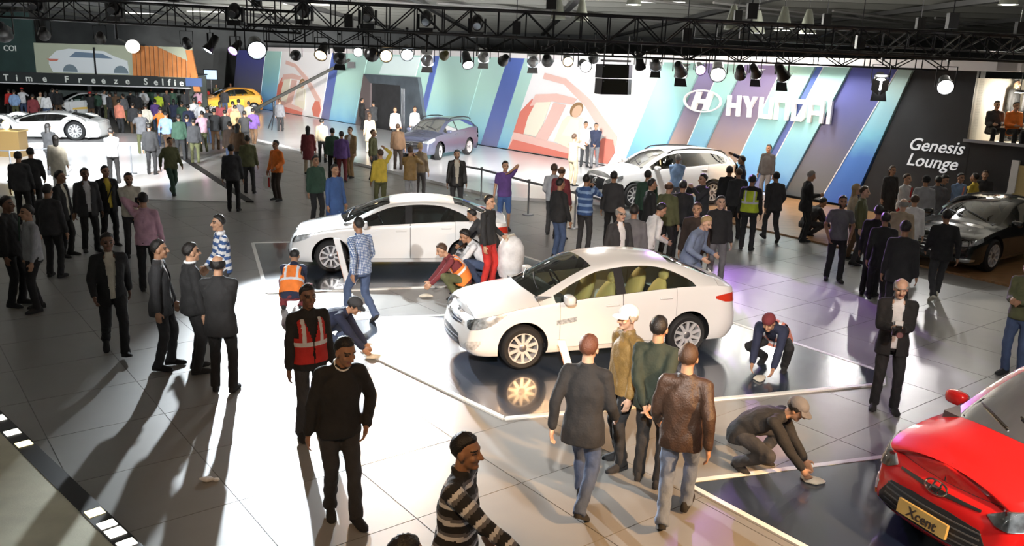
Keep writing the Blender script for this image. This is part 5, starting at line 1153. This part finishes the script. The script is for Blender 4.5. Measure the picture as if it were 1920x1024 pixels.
def lamp(px, py, Y, target, label, lit=None, power=0, angle=50, s=1.0, doors=False, body=CANM, top=None, blend=.5):
    p = at_y(px, py, Y); t = Vector(target); b, ln, ym, dm = can_parts(s, doors)
    root = thing('spotlight', label, 'spotlight', p, 0, SPOTG)
    q = (t-p).to_track_quat('-Z', 'Y'); yaw = atan2(t.y-p.y, t.x-p.x)
    o = link('lamp_body', b, root); o.rotation_mode = 'QUATERNION'; o.rotation_quaternion = q; setm(o, [body])
    l = link('lens', ln, o); setm(l, [mat('lamp_glow_'+lit, {'white': (1, 1, 1), 'cool': (.80, .92, 1), 'warm': (1, .72, .40), 'purple': (.7, .4, 1)}[lit], .3, emit=14 if power else 5) if lit else LENS_OFF])
    if doors:
        for k in range(4):
            g = empty('hinge'); bpy.data.objects.remove(g)
            dd = link('barn_door', dm, o); a = k*pi/2; dd.location = (-sin(a)*-.15*s, cos(a)*.15*s, -.16*s); dd.rotation_euler = Matrix.Rotation(a, 4, 'Z').to_euler(); dd.rotation_euler = (Matrix.Rotation(a, 3, 'Z') @ Matrix.Rotation(.7, 3, 'X')).to_euler(); setm(dd, [body])
    y = link('yoke', ym, root); y.rotation_euler = (0, 0, yaw+pi/2); setm(y, [CANM])
    hz = (top if top is not None else .62)*1.0
    MB().tube((0, 0, .30*s), (0, 0, hz), .014, n=6).build('hanger', CANM, root); MB().box((0, 0, hz), (.07, .09, .06)).build('clamp', CANM, root)
    if power:
        c = {'white': (1, .98, .95), 'cool': (.86, .94, 1), 'warm': (1, .58, .25), 'purple': (.55, .25, 1)}[lit]
        d = (t-p).normalized(); lo = light('lamp_light', 'SPOT', p+d*.22*s, power, c, .09, t, angle, blend); mw = lo.matrix_world.copy()
        lo.location = d*.22*s; lo.parent = root
    return root
W_, C_, M_ = 'white', 'cool', 'warm'
lb = 'black spotlight with %s hung from the lower truss'
lamp(480, 88, 22, (-2.2, 11.0, 0), 'large blazing white spotlight beside the end of the lower truss', C_, 19000, 33, 1.6, top=.5, blend=.7)
WQ = lambda s_, z_=.9: tuple(wall_pt(s_, .3, z_))
TW = 'a lens turned to the display wall'
for px, py, tg, lit, pw, an, s, doors, body, lab in [
  (555, 103, WQ(48), W_, 38000, 24, 1.0, 0, CANM, TW), (604, 97, (-6, 18, 0), M_, 0, 60, 1.2, 0, CANM, 'a glowing yellow lens'), (638, 108, WQ(41), W_, 32000, 28, 1.1, 1, CANM, TW), (672, 95, (-3, 12, 0), W_, 0, 60, .9, 0, CANM, 'a glowing white lens'),
  (698, 100, WQ(34), W_, 22000, 30, 1.4, 0, CANM, TW), (722, 102, (1.3, 8.7, 0), M_, 6000, 24, 1.2, 0, CANM, 'a glowing yellow lens'), (763, 98, (-1.5, 14.5, 0), C_, 6000, 30, 1.2, 0, CANM, 'a glowing white lens'), (802, 112, WQ(29), W_, 15000, 36, 1.1, 1, CANS, 'a silver housing'),
  (834, 103, (-5, 36, 2), None, 0, 60, .9, 0, CANG, 'an olive housing'), (876, 114, (0, 20, 0), W_, 0, 60, 1.1, 0, CANM, 'a glowing white lens'), (908, 106, WQ(24), W_, 12000, 44, 1.0, 1, CANS, 'a silver housing'), (945, 112, (-3.4, 36.4, .6), W_, 4500, 34, 1.0, 0, CANM, TW),
  (1000, 114, WQ(18), C_, 8500, 54, 1.0, 1, CANS, 'a silver housing'), (1026, 112, WQ(14), W_, 6500, 60, 1.1, 0, CANM, TW), (1064, 112, (2, 14, 0), M_, 0, 60, 1.0, 0, CANM, 'a glowing yellow lens'), (1096, 122, (4.6, 9.0, 0), W_, 2000, 30, 1.1, 0, CANM, 'a glowing white lens'), (1114, 108, (2, 34, 1), M_, 0, 60, .9, 0, CANM, 'a glowing yellow lens'),
  (1200, 118, (4.3, 26.0, .7), W_, 900, 70, 1.0, 0, CANM, TW), (1230, 120, WQ(9), C_, 2200, 75, 1.0, 1, CANM, 'folded barn doors'), (1275, 130, WQ(5.5), W_, 1300, 85, 1.2, 1, CANM, 'folded barn doors'), (1312, 128, (4.9, 12.7, 0), 'purple', 4200, 34, 1.0, 0, CANM, 'a violet glowing lens'), (1346, 133, (4, 16, 0), W_, 0, 60, 1.5, 0, CANM, 'a glowing white lens'),
  (1388, 136, WQ(4.5), M_, 600, 80, 1.1, 0, CANM, 'a glowing yellow lens'), (1416, 134, WQ(2.5), W_, 700, 90, 1.0, 1, CANM, 'folded barn doors'), (1466, 136, WQ(.8), C_, 600, 95, 1.2, 1, CANM, 'folded barn doors')]:
    lamp(px, py, 24, tg, lb % lab, lit, pw, an, s, bool(doors), body)
lamp(1650, 152, 22.5, (6.5, 14, 0), 'spotlight with open barn doors hung left of the lounge sign', W_, 900, 50, 1.3, True, top=.55)
lamp(1772, 158, 22.3, (7, 12, 0), 'single glowing white spotlight hung above the lounge sign', W_, 600, 50, 1.4, top=.6)
for px, py, tg, lit, s in [(395, 86, (-10, 20, 0), C_, 1.0), (441, 90, (-9, 16, 0), 'purple', .9), (350, 80, (-12, 36, 0), M_, .9), (188, 70, (-16, 34, 0), W_, .9), (82, 62, (-18, 34, 0), M_, 1.0), (4, 58, (-18, 36, 0), C_, 1.5)]:
    lamp(px, py, 22, tg, 'spotlight hung from the truss above the concept car, lens glowing %s' % lit, lit, {4: 14000, 395: 0, 188: 7000}.get(px, 0), 60, s, top=.45)
# lamps on the rear truss above and behind the viewer, lighting the camera side of the cars
A5, B5 = Vector((-7, 1.0, 6.5)), Vector((9, 1.0, 6.5))
truss('rear black truss high above the viewpoint', A5, B5, .45, .45, .8)
for x, tg, lit, pw, an in [(-4.5, (-2.5, 17, .6), W_, 6500, 26), (.0, (1.1, 12.2, .6), W_, 4500, 36), (5.5, (1.6, 12.6, .6), M_, 1800, 34), (4.0, (5.4, 8.0, .4), W_, 1500, 46), (-1.0, (-.2, 9.0, 0), M_, 700, 50), (8.3, (1.5, 8.6, 0), M_, 8500, 25), (7.5, (5.2, 12.5, 0), W_, 400, 44)]:
    p_ = Vector((x, 1.0, 6.05)); d_ = p_-CAMP; u_ = d_.dot(FW)
    root = thing('spotlight', 'black spotlight on the rear truss above the viewpoint', 'spotlight', p_, 0, SPOTG); b, ln, ym, dm = can_parts(1.2, False)
    q = (Vector(tg)-p_).to_track_quat('-Z', 'Y'); o = link('lamp_body', b, root); o.rotation_mode = 'QUATERNION'; o.rotation_quaternion = q; setm(o, [CANM]); l = link('lens', ln, o); setm(l, [MATS['lamp_glow_white' if lit == W_ else 'lamp_glow_warm']])
    y = link('yoke', ym, root); setm(y, [CANM]); MB().tube((0, 0, .36), (0, 0, .46), .014, n=6).build('hanger', CANM, root)
    c = (1, .98, .95) if lit == W_ else (1, .56, .24); lo = light('rear_truss_lamp_%s_offscreen' % {-45: 'left', 0: 'centre', 55: 'right_warm', 40: 'right', -10: 'centre_warm', 83: 'far_right_warm', 75: 'far_right'}[round(x*10)], 'SPOT', p_, pw, c, .12, tg, an, .6); lo.location = (Vector(tg)-p_).normalized()*.3; lo.parent = root
# moving heads sitting on the trusses
for px, py, Y in [(440, 22, 21.5), (570, 20, 21), (690, 28, 21), (800, 36, 21), (895, 44, 21), (215, 15, 22), (70, 8, 22)]:
    p_ = at_y(px, py, Y); root = thing('moving_head_lamp', 'black moving-head lamp clamped inside the truss', 'spotlight', p_, 0, 'moving heads on the trusses')
    MB().box((0, 0, -.26), (.32, .26, .12)).build('base', CANM, root); y = MB()
    for a in (-1, 1): y.box((a*.19, 0, -.06), (.05, .12, .34))
    y.build('yoke', CANM, root); MB().tube((0, 0, -.3), (0, 0, -.75), .02, n=6).build('mount_bar', CANM, root); MB().ell((0, 0, .02), (.15, .22, .19), Matrix.Rotation(.4, 3, 'X')).build('head', CANM, root, True); MB().tube((0, -.2, -.06), (0, -.235, -.08), .09, n=14).build('lens', LENS_OFF, root)
# hung loudspeaker
sp_ = at_y(1153, 148, 21.0); spk = thing('hung_loudspeaker', 'black two-piece loudspeaker hung below the lower truss', 'loudspeaker', sp_, .25)
for z0, z1, nm in ((.02, .34, 'upper_cabinet'), (-.36, .0, 'lower_cabinet')):
    pl_ = [(-.42, -.25), (.25, -.25), (.42, -.05), (.42, .25), (-.42, .25)]
    MB().prism(pl_, lambda p: (p[0], p[1], z0), lambda p: (p[0]*.97, p[1], z1)).build(nm, CANM, spk)
    MB().box((-.08, -.256, (z0+z1)/2), (.62, .012, abs(z1-z0)*.82)).build('front_grille', mat('speaker_mesh', (.03, .032, .02), .8, bump=.5, bs=200), spk)
    for a in (-.38, .2): MB().tube((a, -.262, z1-.05), (a, -.255, z1-.05), .018, n=8).build('bolt', STEEL, spk)
for a in (-.3, .3): MB().tube((a, 0, .34), (a, 0, 1.0), .016, n=6).build('hang_bar', CANM, spk)
MB().box((0, 0, .42), (.75, .08, .05)).build('fly_bracket', STEEL, spk)
# pendant cone lamps under the roof
PEND = mat('grey_cone_shade', (.16, .17, .14), .5, .3); GLOWP = mat('pendant_glow', (1, .97, .88), .4, emit=5)
for px, py, Y, on in [(1373, 55, 27, 0), (1468, 57, 27, 1), (1513, 63, 27, 1), (1046, 36, 30, 0), (1090, 40, 30, 0), (1188, 9, 30, 1), (1419, 62, 29, 1), (1890, 9, 26, 1)]:
    p_ = at_y(px, py, Y); root = thing('pendant_lamp', 'grey cone-shaped pendant lamp hung from the roof, disc %s' % ('shining' if on else 'dull'), 'pendant lamp', p_, 0, 'cone pendants under the roof')
    MB().lathe([(.27, 0), (.26, .02), (.10, .62), (.07, .70), (.001, .71)], n=18).build('shade', PEND, root, True, 40); MB().lathe([(.25, .02), (.001, .03)], n=18).build('glow_disc' if on else 'lower_disc', GLOWP if on else LENS_OFF, root); MB().tube((0, 0, .7), (0, 0, CZ-.01-p_.z), .012, n=5).build('cord', CABLE, root)
    if on: lo = light('lamp_light', 'POINT', (0, 0, -.28), PEND_W, (1, .97, .90), .2); lo.parent = root
# house lamps
for nm_, x, y in HALL_LAMPS:
    root = thing('house_lamp', 'round high-bay house lamp hung from the ceiling', 'lamp', (x, y, 5.75), 0, 'high-bay house lamps')
    MB().lathe([(.42, 0), (.40, .04), (.16, .34), (.10, .55), (.001, .56)], n=18).build('reflector', PEND, root, True, 40); MB().ell((0, 0, -.02), (.16, .16, .12)).build('bulb', GLOWP, root, True); MB().tube((0, 0, .5), (0, 0, CZ-5.76), .012, n=5).build('cord', CABLE, root)
    lo = light('house_lamp_%s_offscreen' % nm_, 'POINT', (0, 0, -.30), HOUSE_W, (1, .97, .92), .22); lo.parent = root
# ================================================================== BOOTH, SIGNS, BARRIERS
BY = 50.0
booth = thing('selfie_booth', 'selfie booth with a printed white car, orange slats and a long lettered header', 'booth', (0, BY, 0))
def bq(x0, x1, z0, z1, y0, y1, m, nm, par=booth): return MB().box(((x0+x1)/2, (y0+y1)/2, (z0+z1)/2), (abs(x1-x0), abs(y1-y0), abs(z1-z0))).build(nm, m, par)
bq(-30.5, -18.7, 2.12, 2.66, -.35, -.2, mat('dark_header', (.03, .035, .035), .5), 'header_board')
bq(-30.5, -18.7, 2.06, 2.12, -.36, -.1, mat('pale_header_edge', (.7, .7, .7), .5), 'header_edge')
bq(-18.9, -18.0, 2.2, 2.66, -.36, -.2, mat('blue_end', (.08, .13, .30), .5), 'header_end')
bq(-34, -27.6, 2.66, 6.0, .1, .3, mat('dark_green_panel', (.025, .05, .045), .6, nz=.2, ns=1), 'side_panel')
bq(-27.6, -18.6, 2.66, 4.35, .05, .2, mat('pale_green_board', (.45, .48, .36), .5), 'picture_board')
for x in (-30.2, -24.5, -18.9): bq(x-.08, x+.08, 0, 2.1, -.3, -.1, TRIM, 'post')
bq(-31, -20.6, 2.62, 2.7, -.1, 8, DARK, 'roof'); bq(-31, -20.6, 0, 2.6, 7.6, 7.8, mat('booth_back', (.10, .12, .11), .7, nz=.3, ns=.8), 'back_panel')
# printed white car on the board
def bprint(poly, y, m): return MB().prism(poly, lambda p: (p[0], .05, p[1]), lambda p: (p[0], -y, p[1])).build('board_print', m, booth)
PWH = mat('print_white', (.78, .82, .84), .4); PGL = mat('print_glass', (.18, .25, .34), .4); PTY = mat('print_tyre', (.20, .26, .30), .4)
bprint([(-26.6, 2.75), (-26.8, 3.2), (-26.75, 3.55), (-26.3, 3.95), (-25.6, 4.08), (-23.6, 4.0), (-23.0, 3.72), (-22.3, 3.5), (-22.25, 2.75)], .02, PWH)
bprint([(-25.6, 3.62), (-25.2, 3.92), (-23.7, 3.86), (-23.1, 3.6)], .03, PGL); bprint([(-26.9, 3.5), (-26.2, 3.5), (-26.3, 3.38), (-26.7, 3.36)], .03, mat('print_red', (.65, .2, .15), .4))
for cx in (-25.6, -22.7): bprint([(cx+.42*cos(t), 2.80+.42*sin(t)) for t in [pi*i/12 for i in range(13)]], .032, PTY)
bprint([(-24.2, 2.7), (-24.1, 2.7), (-24.1, 4.2), (-24.2, 4.2)], .04, TRIM)
ORG = mat('orange_slat', (.62, .22, .06), .55, nz=.15, ns=2)
for i in range(13):
    x = -22.0+i*.255; zt = 4.35-.0*i if i < 6 else 4.35-(i-5)*.11
    MB().prism([(x, 2.68), (x+.20, 2.68), (x+.24, zt-.03), (x+.04, zt+.03)], lambda p: (p[0], .05, p[1]), lambda p: (p[0], -.06, p[1])).build('orange_slat', ORG, booth)
MB().hexa([Vector(q) for q in ((-18.9, -.1, 4.2), (-18.55, -.1, 4.2), (-18.2, -.1, 1.9), (-18.55, -.1, 1.9), (-18.9, .05, 4.2), (-18.55, .05, 4.2), (-18.2, .05, 1.9), (-18.55, .05, 1.9))]).build('slanted_post', ORG, booth)
LETB = mat('pale_letters', (.75, .77, .72), .4)
tx = 'Time Freeze Selfie'; xs_ = [12, 32, 55, 84, None, 125, 150, 175, 194, 217, 239, None, 273, 292, 305, 317, 328, 340]
for ch, px in zip(tx, xs_):
    if px is None: continue
    o = link('header_letter', text_mesh(ch, .50, .01, LETB, 0, .012), booth); o.rotation_euler = (pi/2, 0, 0); q = at_y(px, 155, BY-.4); o.location = (q.x, -.38, 2.37)
o = link('panel_letter', text_mesh('COI', .42, .01, LETB, 0, .006), booth); o.rotation_euler = (pi/2, 0, 0); q = at_y(17, 91, BY); o.location = (q.x, .08, q.z)
# big round white lamp on an arm above the booth
p_ = at_y(249, 87, 48); rl = thing('round_arm_lamp', 'big round white lamp on an arm above the booth picture', 'lamp', p_)
MB().lathe([(.001, -.06), (.30, -.05), (.36, 0), (.30, .05), (.001, .06)], ax=(.5, -1, -.1), n=24).build('lamp_disc', mat('round_lamp_glow', (1, .95, .86), .4, emit=2.0), rl, True); MB().tube((0, .1, 0), (-1.2, .6, .45), .05).build('arm', STEEL, rl); MB().tube((-1.2, .6, .45), (-1.2, .6, CZ-.01-p_.z), .02, n=6).build('hanger', CABLE, rl)
# blue information screen
p_ = at_y(395, 140, 62); scn = thing('info_screen', 'small pale blue information screen on a post behind the crowd', 'screen', (p_.x, p_.y, 0))
MB().box((0, 0, p_.z), (1.0, .08, .75)).build('frame', TRIM, scn); MB().box((0, -.045, p_.z), (.9, .01, .62)).build('display', mat('screen_blue', (.45, .62, .80), .3, emit=.8), scn); MB().tube((0, 0, 0), (0, 0, p_.z-.3), .05).build('post', TRIM, scn)
# lettering behind the concept car
q0 = at_y(-20, 222, 41.5); sg0 = thing('low_sign', 'low dark sign with white lettering behind the concept car', 'sign', (q0.x, q0.y, 0)); MB().box((1.0, .1, .5), (4.2, .12, 1.0)).build('sign_board', DARK, sg0)
o = link('sign_letters', text_mesh('HYUNDAI', .36, .02, LETB, 0, .012), sg0); o.rotation_euler = (pi/2, 0, 0); o.location = (1.25, .02, .82)
# reception counter far left
q0 = gp(4, 300); ctr = thing('reception_counter', 'brown counter with yellow glow left of the concept car', 'counter', (q0.x-.6, q0.y+1.0, 0)); MB().box((0, 0, .5), (1.8, .6, 1.0)).build('counter_body', mat('brown_counter', (.22, .14, .05), .4), ctr); MB().box((0, 0, 1.02), (1.9, .7, .05)).build('counter_top', mat('counter_top', (.42, .30, .12), .3), ctr); MB().ell((.3, 0, 1.22), (.13, .13, .18)).build('glow_globe', mat('yellow_globe', (1, .85, .35), .4, emit=3), ctr, True)
# crane camera
t0 = gp(515, 246); jib = thing('camera_crane', 'long black camera crane on a tripod, arm raised to the truss', 'camera crane', (t0.x, t0.y, 0))
hd_ = at_y(512, 190, t0.y)-t0
for k in range(3): a = 2*pi*k/3+.5; MB().tube((0, 0, 1.0), (.55*cos(a), .55*sin(a), .02), .03, n=6).build('tripod_leg', TRIM, jib)
MB().tube((0, 0, .95), (0, 0, hd_.z), .06).build('column', TRIM, jib)
pa_ = at_y(478, 205, t0.y-.5)-t0; pb_ = at_y(655, 112, t0.y-4)-t0
MB().tube(pa_, pb_, .10, .07, 6).build('boom_arm', mat('boom_grey', (.05, .05, .045), .5), jib); MB().box(pa_, (.5, .3, .3)).build('counterweight', TRIM, jib); MB().box(pb_+Vector((.1, 0, -.25)), (.35, .3, .3)).build('camera_head', TRIM, jib)
# stanchion barrier
POSTM = mat('satin_post', (.30, .31, .33), .35, .8)
bpts = [gp(868, 366), gp(902, 374), gp(990, 403), gp(1077, 428), gp(1150, 452)]
for k, q in enumerate(bpts):
    z = .1 if False else 0.0; st2 = thing('barrier_post', 'slim steel barrier post holding a flat rail before the crossover', 'barrier post', (q.x, q.y, 0), 0, 'barrier posts before the stage')
    MB().tube((0, 0, .02), (0, 0, .98), .025, n=10).build('pole', POSTM, st2, True); MB().lathe([(.001, .035), (.16, .03), (.17, .0)], n=18).build('base', POSTM, st2, True); MB().lathe([(.04, .95), (.045, 1.0), (.001, 1.01)], n=12).build('cap', POSTM, st2)
    if k < len(bpts)-1:
        d_ = bpts[k+1]-q; n_ = Vector((-d_.y, d_.x, 0)).normalized()*.02
        MB().hexa([p+Vector((0, 0, z)) for z in (.90, .96) for p in (-n_, d_-n_, d_+n_, n_)]).build('rail', POSTM, st2)
lq = [gp(-60, 335), gp(24, 342), gp(120, 332), gp(248, 328)]
for k, q in enumerate(lq):
    st2 = thing('barrier_post', 'slim steel barrier post on the white platform before the concept car', 'barrier post', (q.x, q.y, .03), 0, 'barrier posts before the concept car')
    MB().tube((0, 0, .02), (0, 0, .98), .025, n=10).build('pole', POSTM, st2, True); MB().lathe([(.001, .035), (.16, .03), (.17, .0)], n=18).build('base', POSTM, st2, True)
    if k < 2: d_ = lq[k+1]-q; MB().tube((0, 0, .95), (d_.x, d_.y, .95), .02, n=6).build('rail', POSTM, st2)
# slanted info totems
for f_, t_, lab, m in [((652, 531), (631, 449), 'slim slanted white info stand before the front wheel of the dark-windowed sedan', WHITE), ((1073, 716), (1052, 640), 'slim slanted white info stand with an orange edge beside the tan-seated sedan', WHITE)]:
    q = gp(*f_); tp = at_y(t_[0], t_[1], q.y+.10)-q; tt_ = thing('info_stand', lab, 'info stand', (q.x, q.y, .02)); s_ = Vector((.055, .0, 0)); n_ = Vector((0, .02, 0))
    MB().hexa([p for p in (-s_-n_, s_-n_, s_+n_, -s_+n_)]+[tp+p for p in (-s_-n_, s_-n_, s_+n_, -s_+n_)]).build('slanted_panel', m, tt_); MB().box((0, .05, .008), (.34, .34, .016)).build('base_plate', STEEL, tt_)
    MB().hexa([p+Vector((-.057, 0, 0)) for p in (-n_, Vector((.012, 0, 0))-n_, Vector((.012, 0, 0))+n_, n_)]+[tp*.7+p+Vector((-.057, 0, 0)) for p in (-n_, Vector((.012, 0, 0))-n_, Vector((.012, 0, 0))+n_, n_)]).build('edge_stripe', mat('orange_edge', (.75, .25, .05), .4), tt_)
# ================================================================== things people carry
def held(label_part, name, label, cat, builder, local):
    for r_, k_, S_ in PEOPLE:
        if label_part in r_['label']:
            a = r_.rotation_euler.z; R3 = Matrix.Rotation(a, 3, 'Z'); p = r_.location+R3 @ (Vector(local(k_))*S_)
            o = thing(name, label, cat, p, a); builder(o); return o
def camera_b(o):
    MB().box((0, 0, 0), (.07, .14, .095)).box((0, 0, .055), (.05, .06, .03)).build('camera_body', CANM, o); MB().tube((.03, 0, -.005), (.14, 0, -.005), .038, .042, 14).build('lens_barrel', CANM, o, True); MB().tube((.14, 0, -.005), (.142, 0, -.005), .036, n=14).build('front_glass', LENS_OFF, o)
held('holding a camera at the chest', 'photo_camera', 'black photo camera held at the chest of the suited visitor', 'camera', camera_b, lambda k: (k.wl+k.wr)/2+Vector((.12, 0, .0)))
held('lifting a camera', 'photo_camera', 'black photo camera lifted by the visitor in the blue striped tee', 'camera', camera_b, lambda k: (k.wl+k.wr)/2+Vector((.12, 0, .02)))
held('filming the blue-grey', 'photo_camera', 'camera raised by the visitor in the tan leather jacket', 'camera', camera_b, lambda k: (k.wl+k.wr)/2+Vector((.12, 0, .02)))
def phone_b(o): MB().box((0, 0, 0), (.012, .07, .14)).build('phone_body', CANM, o); MB().box((.007, 0, 0), (.002, .062, .125)).build('phone_screen', LENS_OFF, o)
held('holding a phone to the ear', 'mobile_phone', 'dark mobile phone at the ear of the pink-shirted visitor', 'phone', phone_b, lambda k: k.wl+Vector((.03, -.01, .07)))
def bag_b(m, m2, w, h, d):
    def f(o):
        MB().loft([[(-d/2*k, -w/2*k, z), (d/2*k, -w/2*k, z), (d/2*k, w/2*k, z), (-d/2*k, w/2*k, z)] for z, k in ((-h, .9), (-h*.6, 1.06), (-h*.15, 1.0), (0, .85))]).build('bag_body', m, o)
        MB().sweep([(0, -w*.25, -.01), (0, -w*.2, .12), (0, 0, .17), (0, w*.2, .12), (0, w*.25, -.01)], .008).build('strap', m2, o); MB().box((d*.52, w*.34, -h*.5), (.006, w*.24, h*.8)).build('side_band', m2, o)
    return f
held('carrying a white and red bag', 'carrier_bag', 'white and red carrier bag in the hand of the visitor in the orange jacket', 'bag', bag_b(WHITE, cloth('red'), .30, .36, .12), lambda k: k.wr+Vector((.02, 0, -.16)))
held('carrying a black shoulder bag', 'shoulder_bag', 'black shoulder bag beside the visitor in a black jacket', 'bag', bag_b(cloth('black'), cloth('charcoal'), .34, .28, .16), lambda k: k.wr+Vector((.03, -.10, .02)))
held('holding a white sack', 'white_sack', 'big round white sack held by the person in red trousers', 'sack', lambda o: (MB().loft([[((.25+.02*sin(3*t+5*z))*r_*cos(t), (.27+.02*cos(4*t+3*z))*r_*sin(t), z) for t in [2*pi*i/18 for i in range(18)]] for r_, z in ((.3, -.62), (.75, -.58), (.98, -.42), (1.05, -.2), (.98, 0), (.7, .14), (.3, .2))]).build('sack_body', cloth('white'), o, True), MB().sweep([(.0, -.2, .12), (.0, -.1, .21), (.0, .1, .21), (.0, .2, .12)], .03).build('gathered_rim', cloth('cream'), o, True)), lambda k: Vector((.30, .34, .78)))
for part, lab in [('in a coral vest wiping', 'pale cleaning cloth under the hands of the coral-vested cleaner'), ('in black with a grey cap', 'pale cleaning cloth under the hands of the cleaner with the grey cap'), ('navy jacket and dark cap', 'pale cleaning cloth held by the navy-jacketed cleaner'), ('orange vest and maroon sleeves', 'white cleaning cloth held by the maroon-sleeved cleaner')]:
    held(part, 'cleaning_cloth', lab, 'cloth', lambda o: MB().loft([[((.11+.03*sin(3*t))*r_*cos(t), (.09+.02*cos(2*t))*r_*sin(t), z) for t in [2*pi*i/14 for i in range(14)]] for r_, z in ((1, 0), (1.05, .012), (.8, .03+.004), (.3, .045))]).build('folded_cloth', cloth('cream'), o, True), lambda k: Vector((k.wr.x+.10, (k.wl.y+k.wr.y)/2, .022)))
# crumpled paper on the floor
q = gp(388, 903); pp = MB(); pp.ell((0, 0, .025), (.07, .045, .028), None, 9, 6); pp.v = [(x*(1+.25*sin(9*i)), y*(1+.2*cos(7*i)), z) for i, (x, y, z) in enumerate(pp.v)]; pp.ell((.09, .01, .015), (.04, .03, .018), None, 7, 5)
tag(pp.build('crumpled_paper', WHITE, None, False, loc=(q.x, q.y, .004)), 'crumpled white paper scrap lying on the dark floor', 'paper scrap')
# badges, lanyards and straps that belong to their wearers
def wear(label_part, name, m, builder):
    for r_, k_, S_ in PEOPLE:
        if label_part in r_['label']: builder(k_).build(name, m, r_)
def hp_(k, x, y, z): return k.head+k.Rh @ Vector((x, y, z))
def beard(k):
    b = MB(); b.ell((.024, 0, -.055), (.072, .067, .078), None, 20, 16); keep = []
    for f in b.f:
        c = sum((Vector(b.v[i]) for i in f), Vector())/len(f)
        if c.z < -.035 and c.x > -.02 and not (c.x > .06 and c.z > -.078 and abs(c.y) < .03): keep.append(f)
    b.f = keep; b.m = [0]*len(keep); b.v = [tuple(hp_(k, *v)) for v in b.v]; return b
wear('earded person', 'beard', HAIRM['black'], beard)
def specs(k):
    b = MB()
    for y in (-.034, .034): b.sweep([hp_(k, .094-.006*abs(cos(t)), y+.024*cos(t), .006+.018*sin(t)) for t in [2*pi*i/12 for i in range(13)]], .003, 5)
    b.sweep([hp_(k, .098, -.010, .008), hp_(k, .104, 0, .012), hp_(k, .098, .010, .008)], .003, 5)
    for sg in (-1, 1): b.sweep([hp_(k, .086, sg*.058, .01), hp_(k, .04, sg*.078, .012), hp_(k, -.01, sg*.084, .008)], .003, 5)
    return b
wear('with glasses', 'eyeglasses', TRIM, specs)
wear('with white collar', 'collar', WHITE, lambda k: MB().sweep([k.neck+k.u*.022+(k.f*cos(t)+k.s*sin(t))*.066 for t in [radians(30+300*i/12) for i in range(13)]], .016))
wear('dark zip jacket', 'collar', WHITE, lambda k: MB().sweep([k.neck+k.u*(.03-.055*max(0, cos(t)))+(k.f*cos(t)+k.s*sin(t))*(.062+.02*max(0, cos(t))) for t in [2*pi*i/16 for i in range(17)]], .008))
wear('with a badge', 'badge', WHITE, lambda k: MB().box(k.mid+k.f*.165+k.u*.06+k.s*.02, (.012, .09, .13)))
wear('diagonal bag strap', 'bag_strap', cloth('black'), lambda k: MB().sweep([k.mid+k.u*t+k.f*(.152)+k.s*(.13-.5*(.34-t)) for t in (.30, .2, .1, 0, -.08)], .016))
wear('with a green lanyard', 'lanyard', cloth('green'), lambda k: MB().sweep([k.mid+k.u*t+k.f*.155+k.s*(.05*t*3) for t in (.32, .2, .1, 0, -.05)], .012))
wear('with a red lanyard', 'lanyard', cloth('red'), lambda k: MB().sweep([k.mid+k.u*t+k.f*.155+k.s*(.05*t*3) for t in (.32, .2, .1, 0, -.05)], .02))
wear('with a pink lanyard', 'lanyard', cloth('coral'), lambda k: MB().sweep([k.mid+k.u*t+k.f*.155+k.s*(.05*t*3) for t in (.32, .2, .1, 0, -.05)], .02))

# gallery ceiling lamp
g_ = wall_pt(-3.35, -1.4, 3.75); gl_ = thing('gallery_lamp', 'bright round lamp inside the lounge gallery', 'lamp', g_)
MB().lathe([(.16, 0), (.15, .06), (.001, .07)], n=16).build('housing', CANM, gl_); MB().lathe([(.14, -.005), (.001, -.02)], n=16).build('glow', MATS['lamp_glow_white'], gl_); MB().tube((0, 0, .05), (0, 0, .55), .012).build('stem', CANM, gl_); lo = light('lamp_light', 'POINT', (0, 0, -.1), 130, (1, .93, .78), .12); lo.parent = gl_
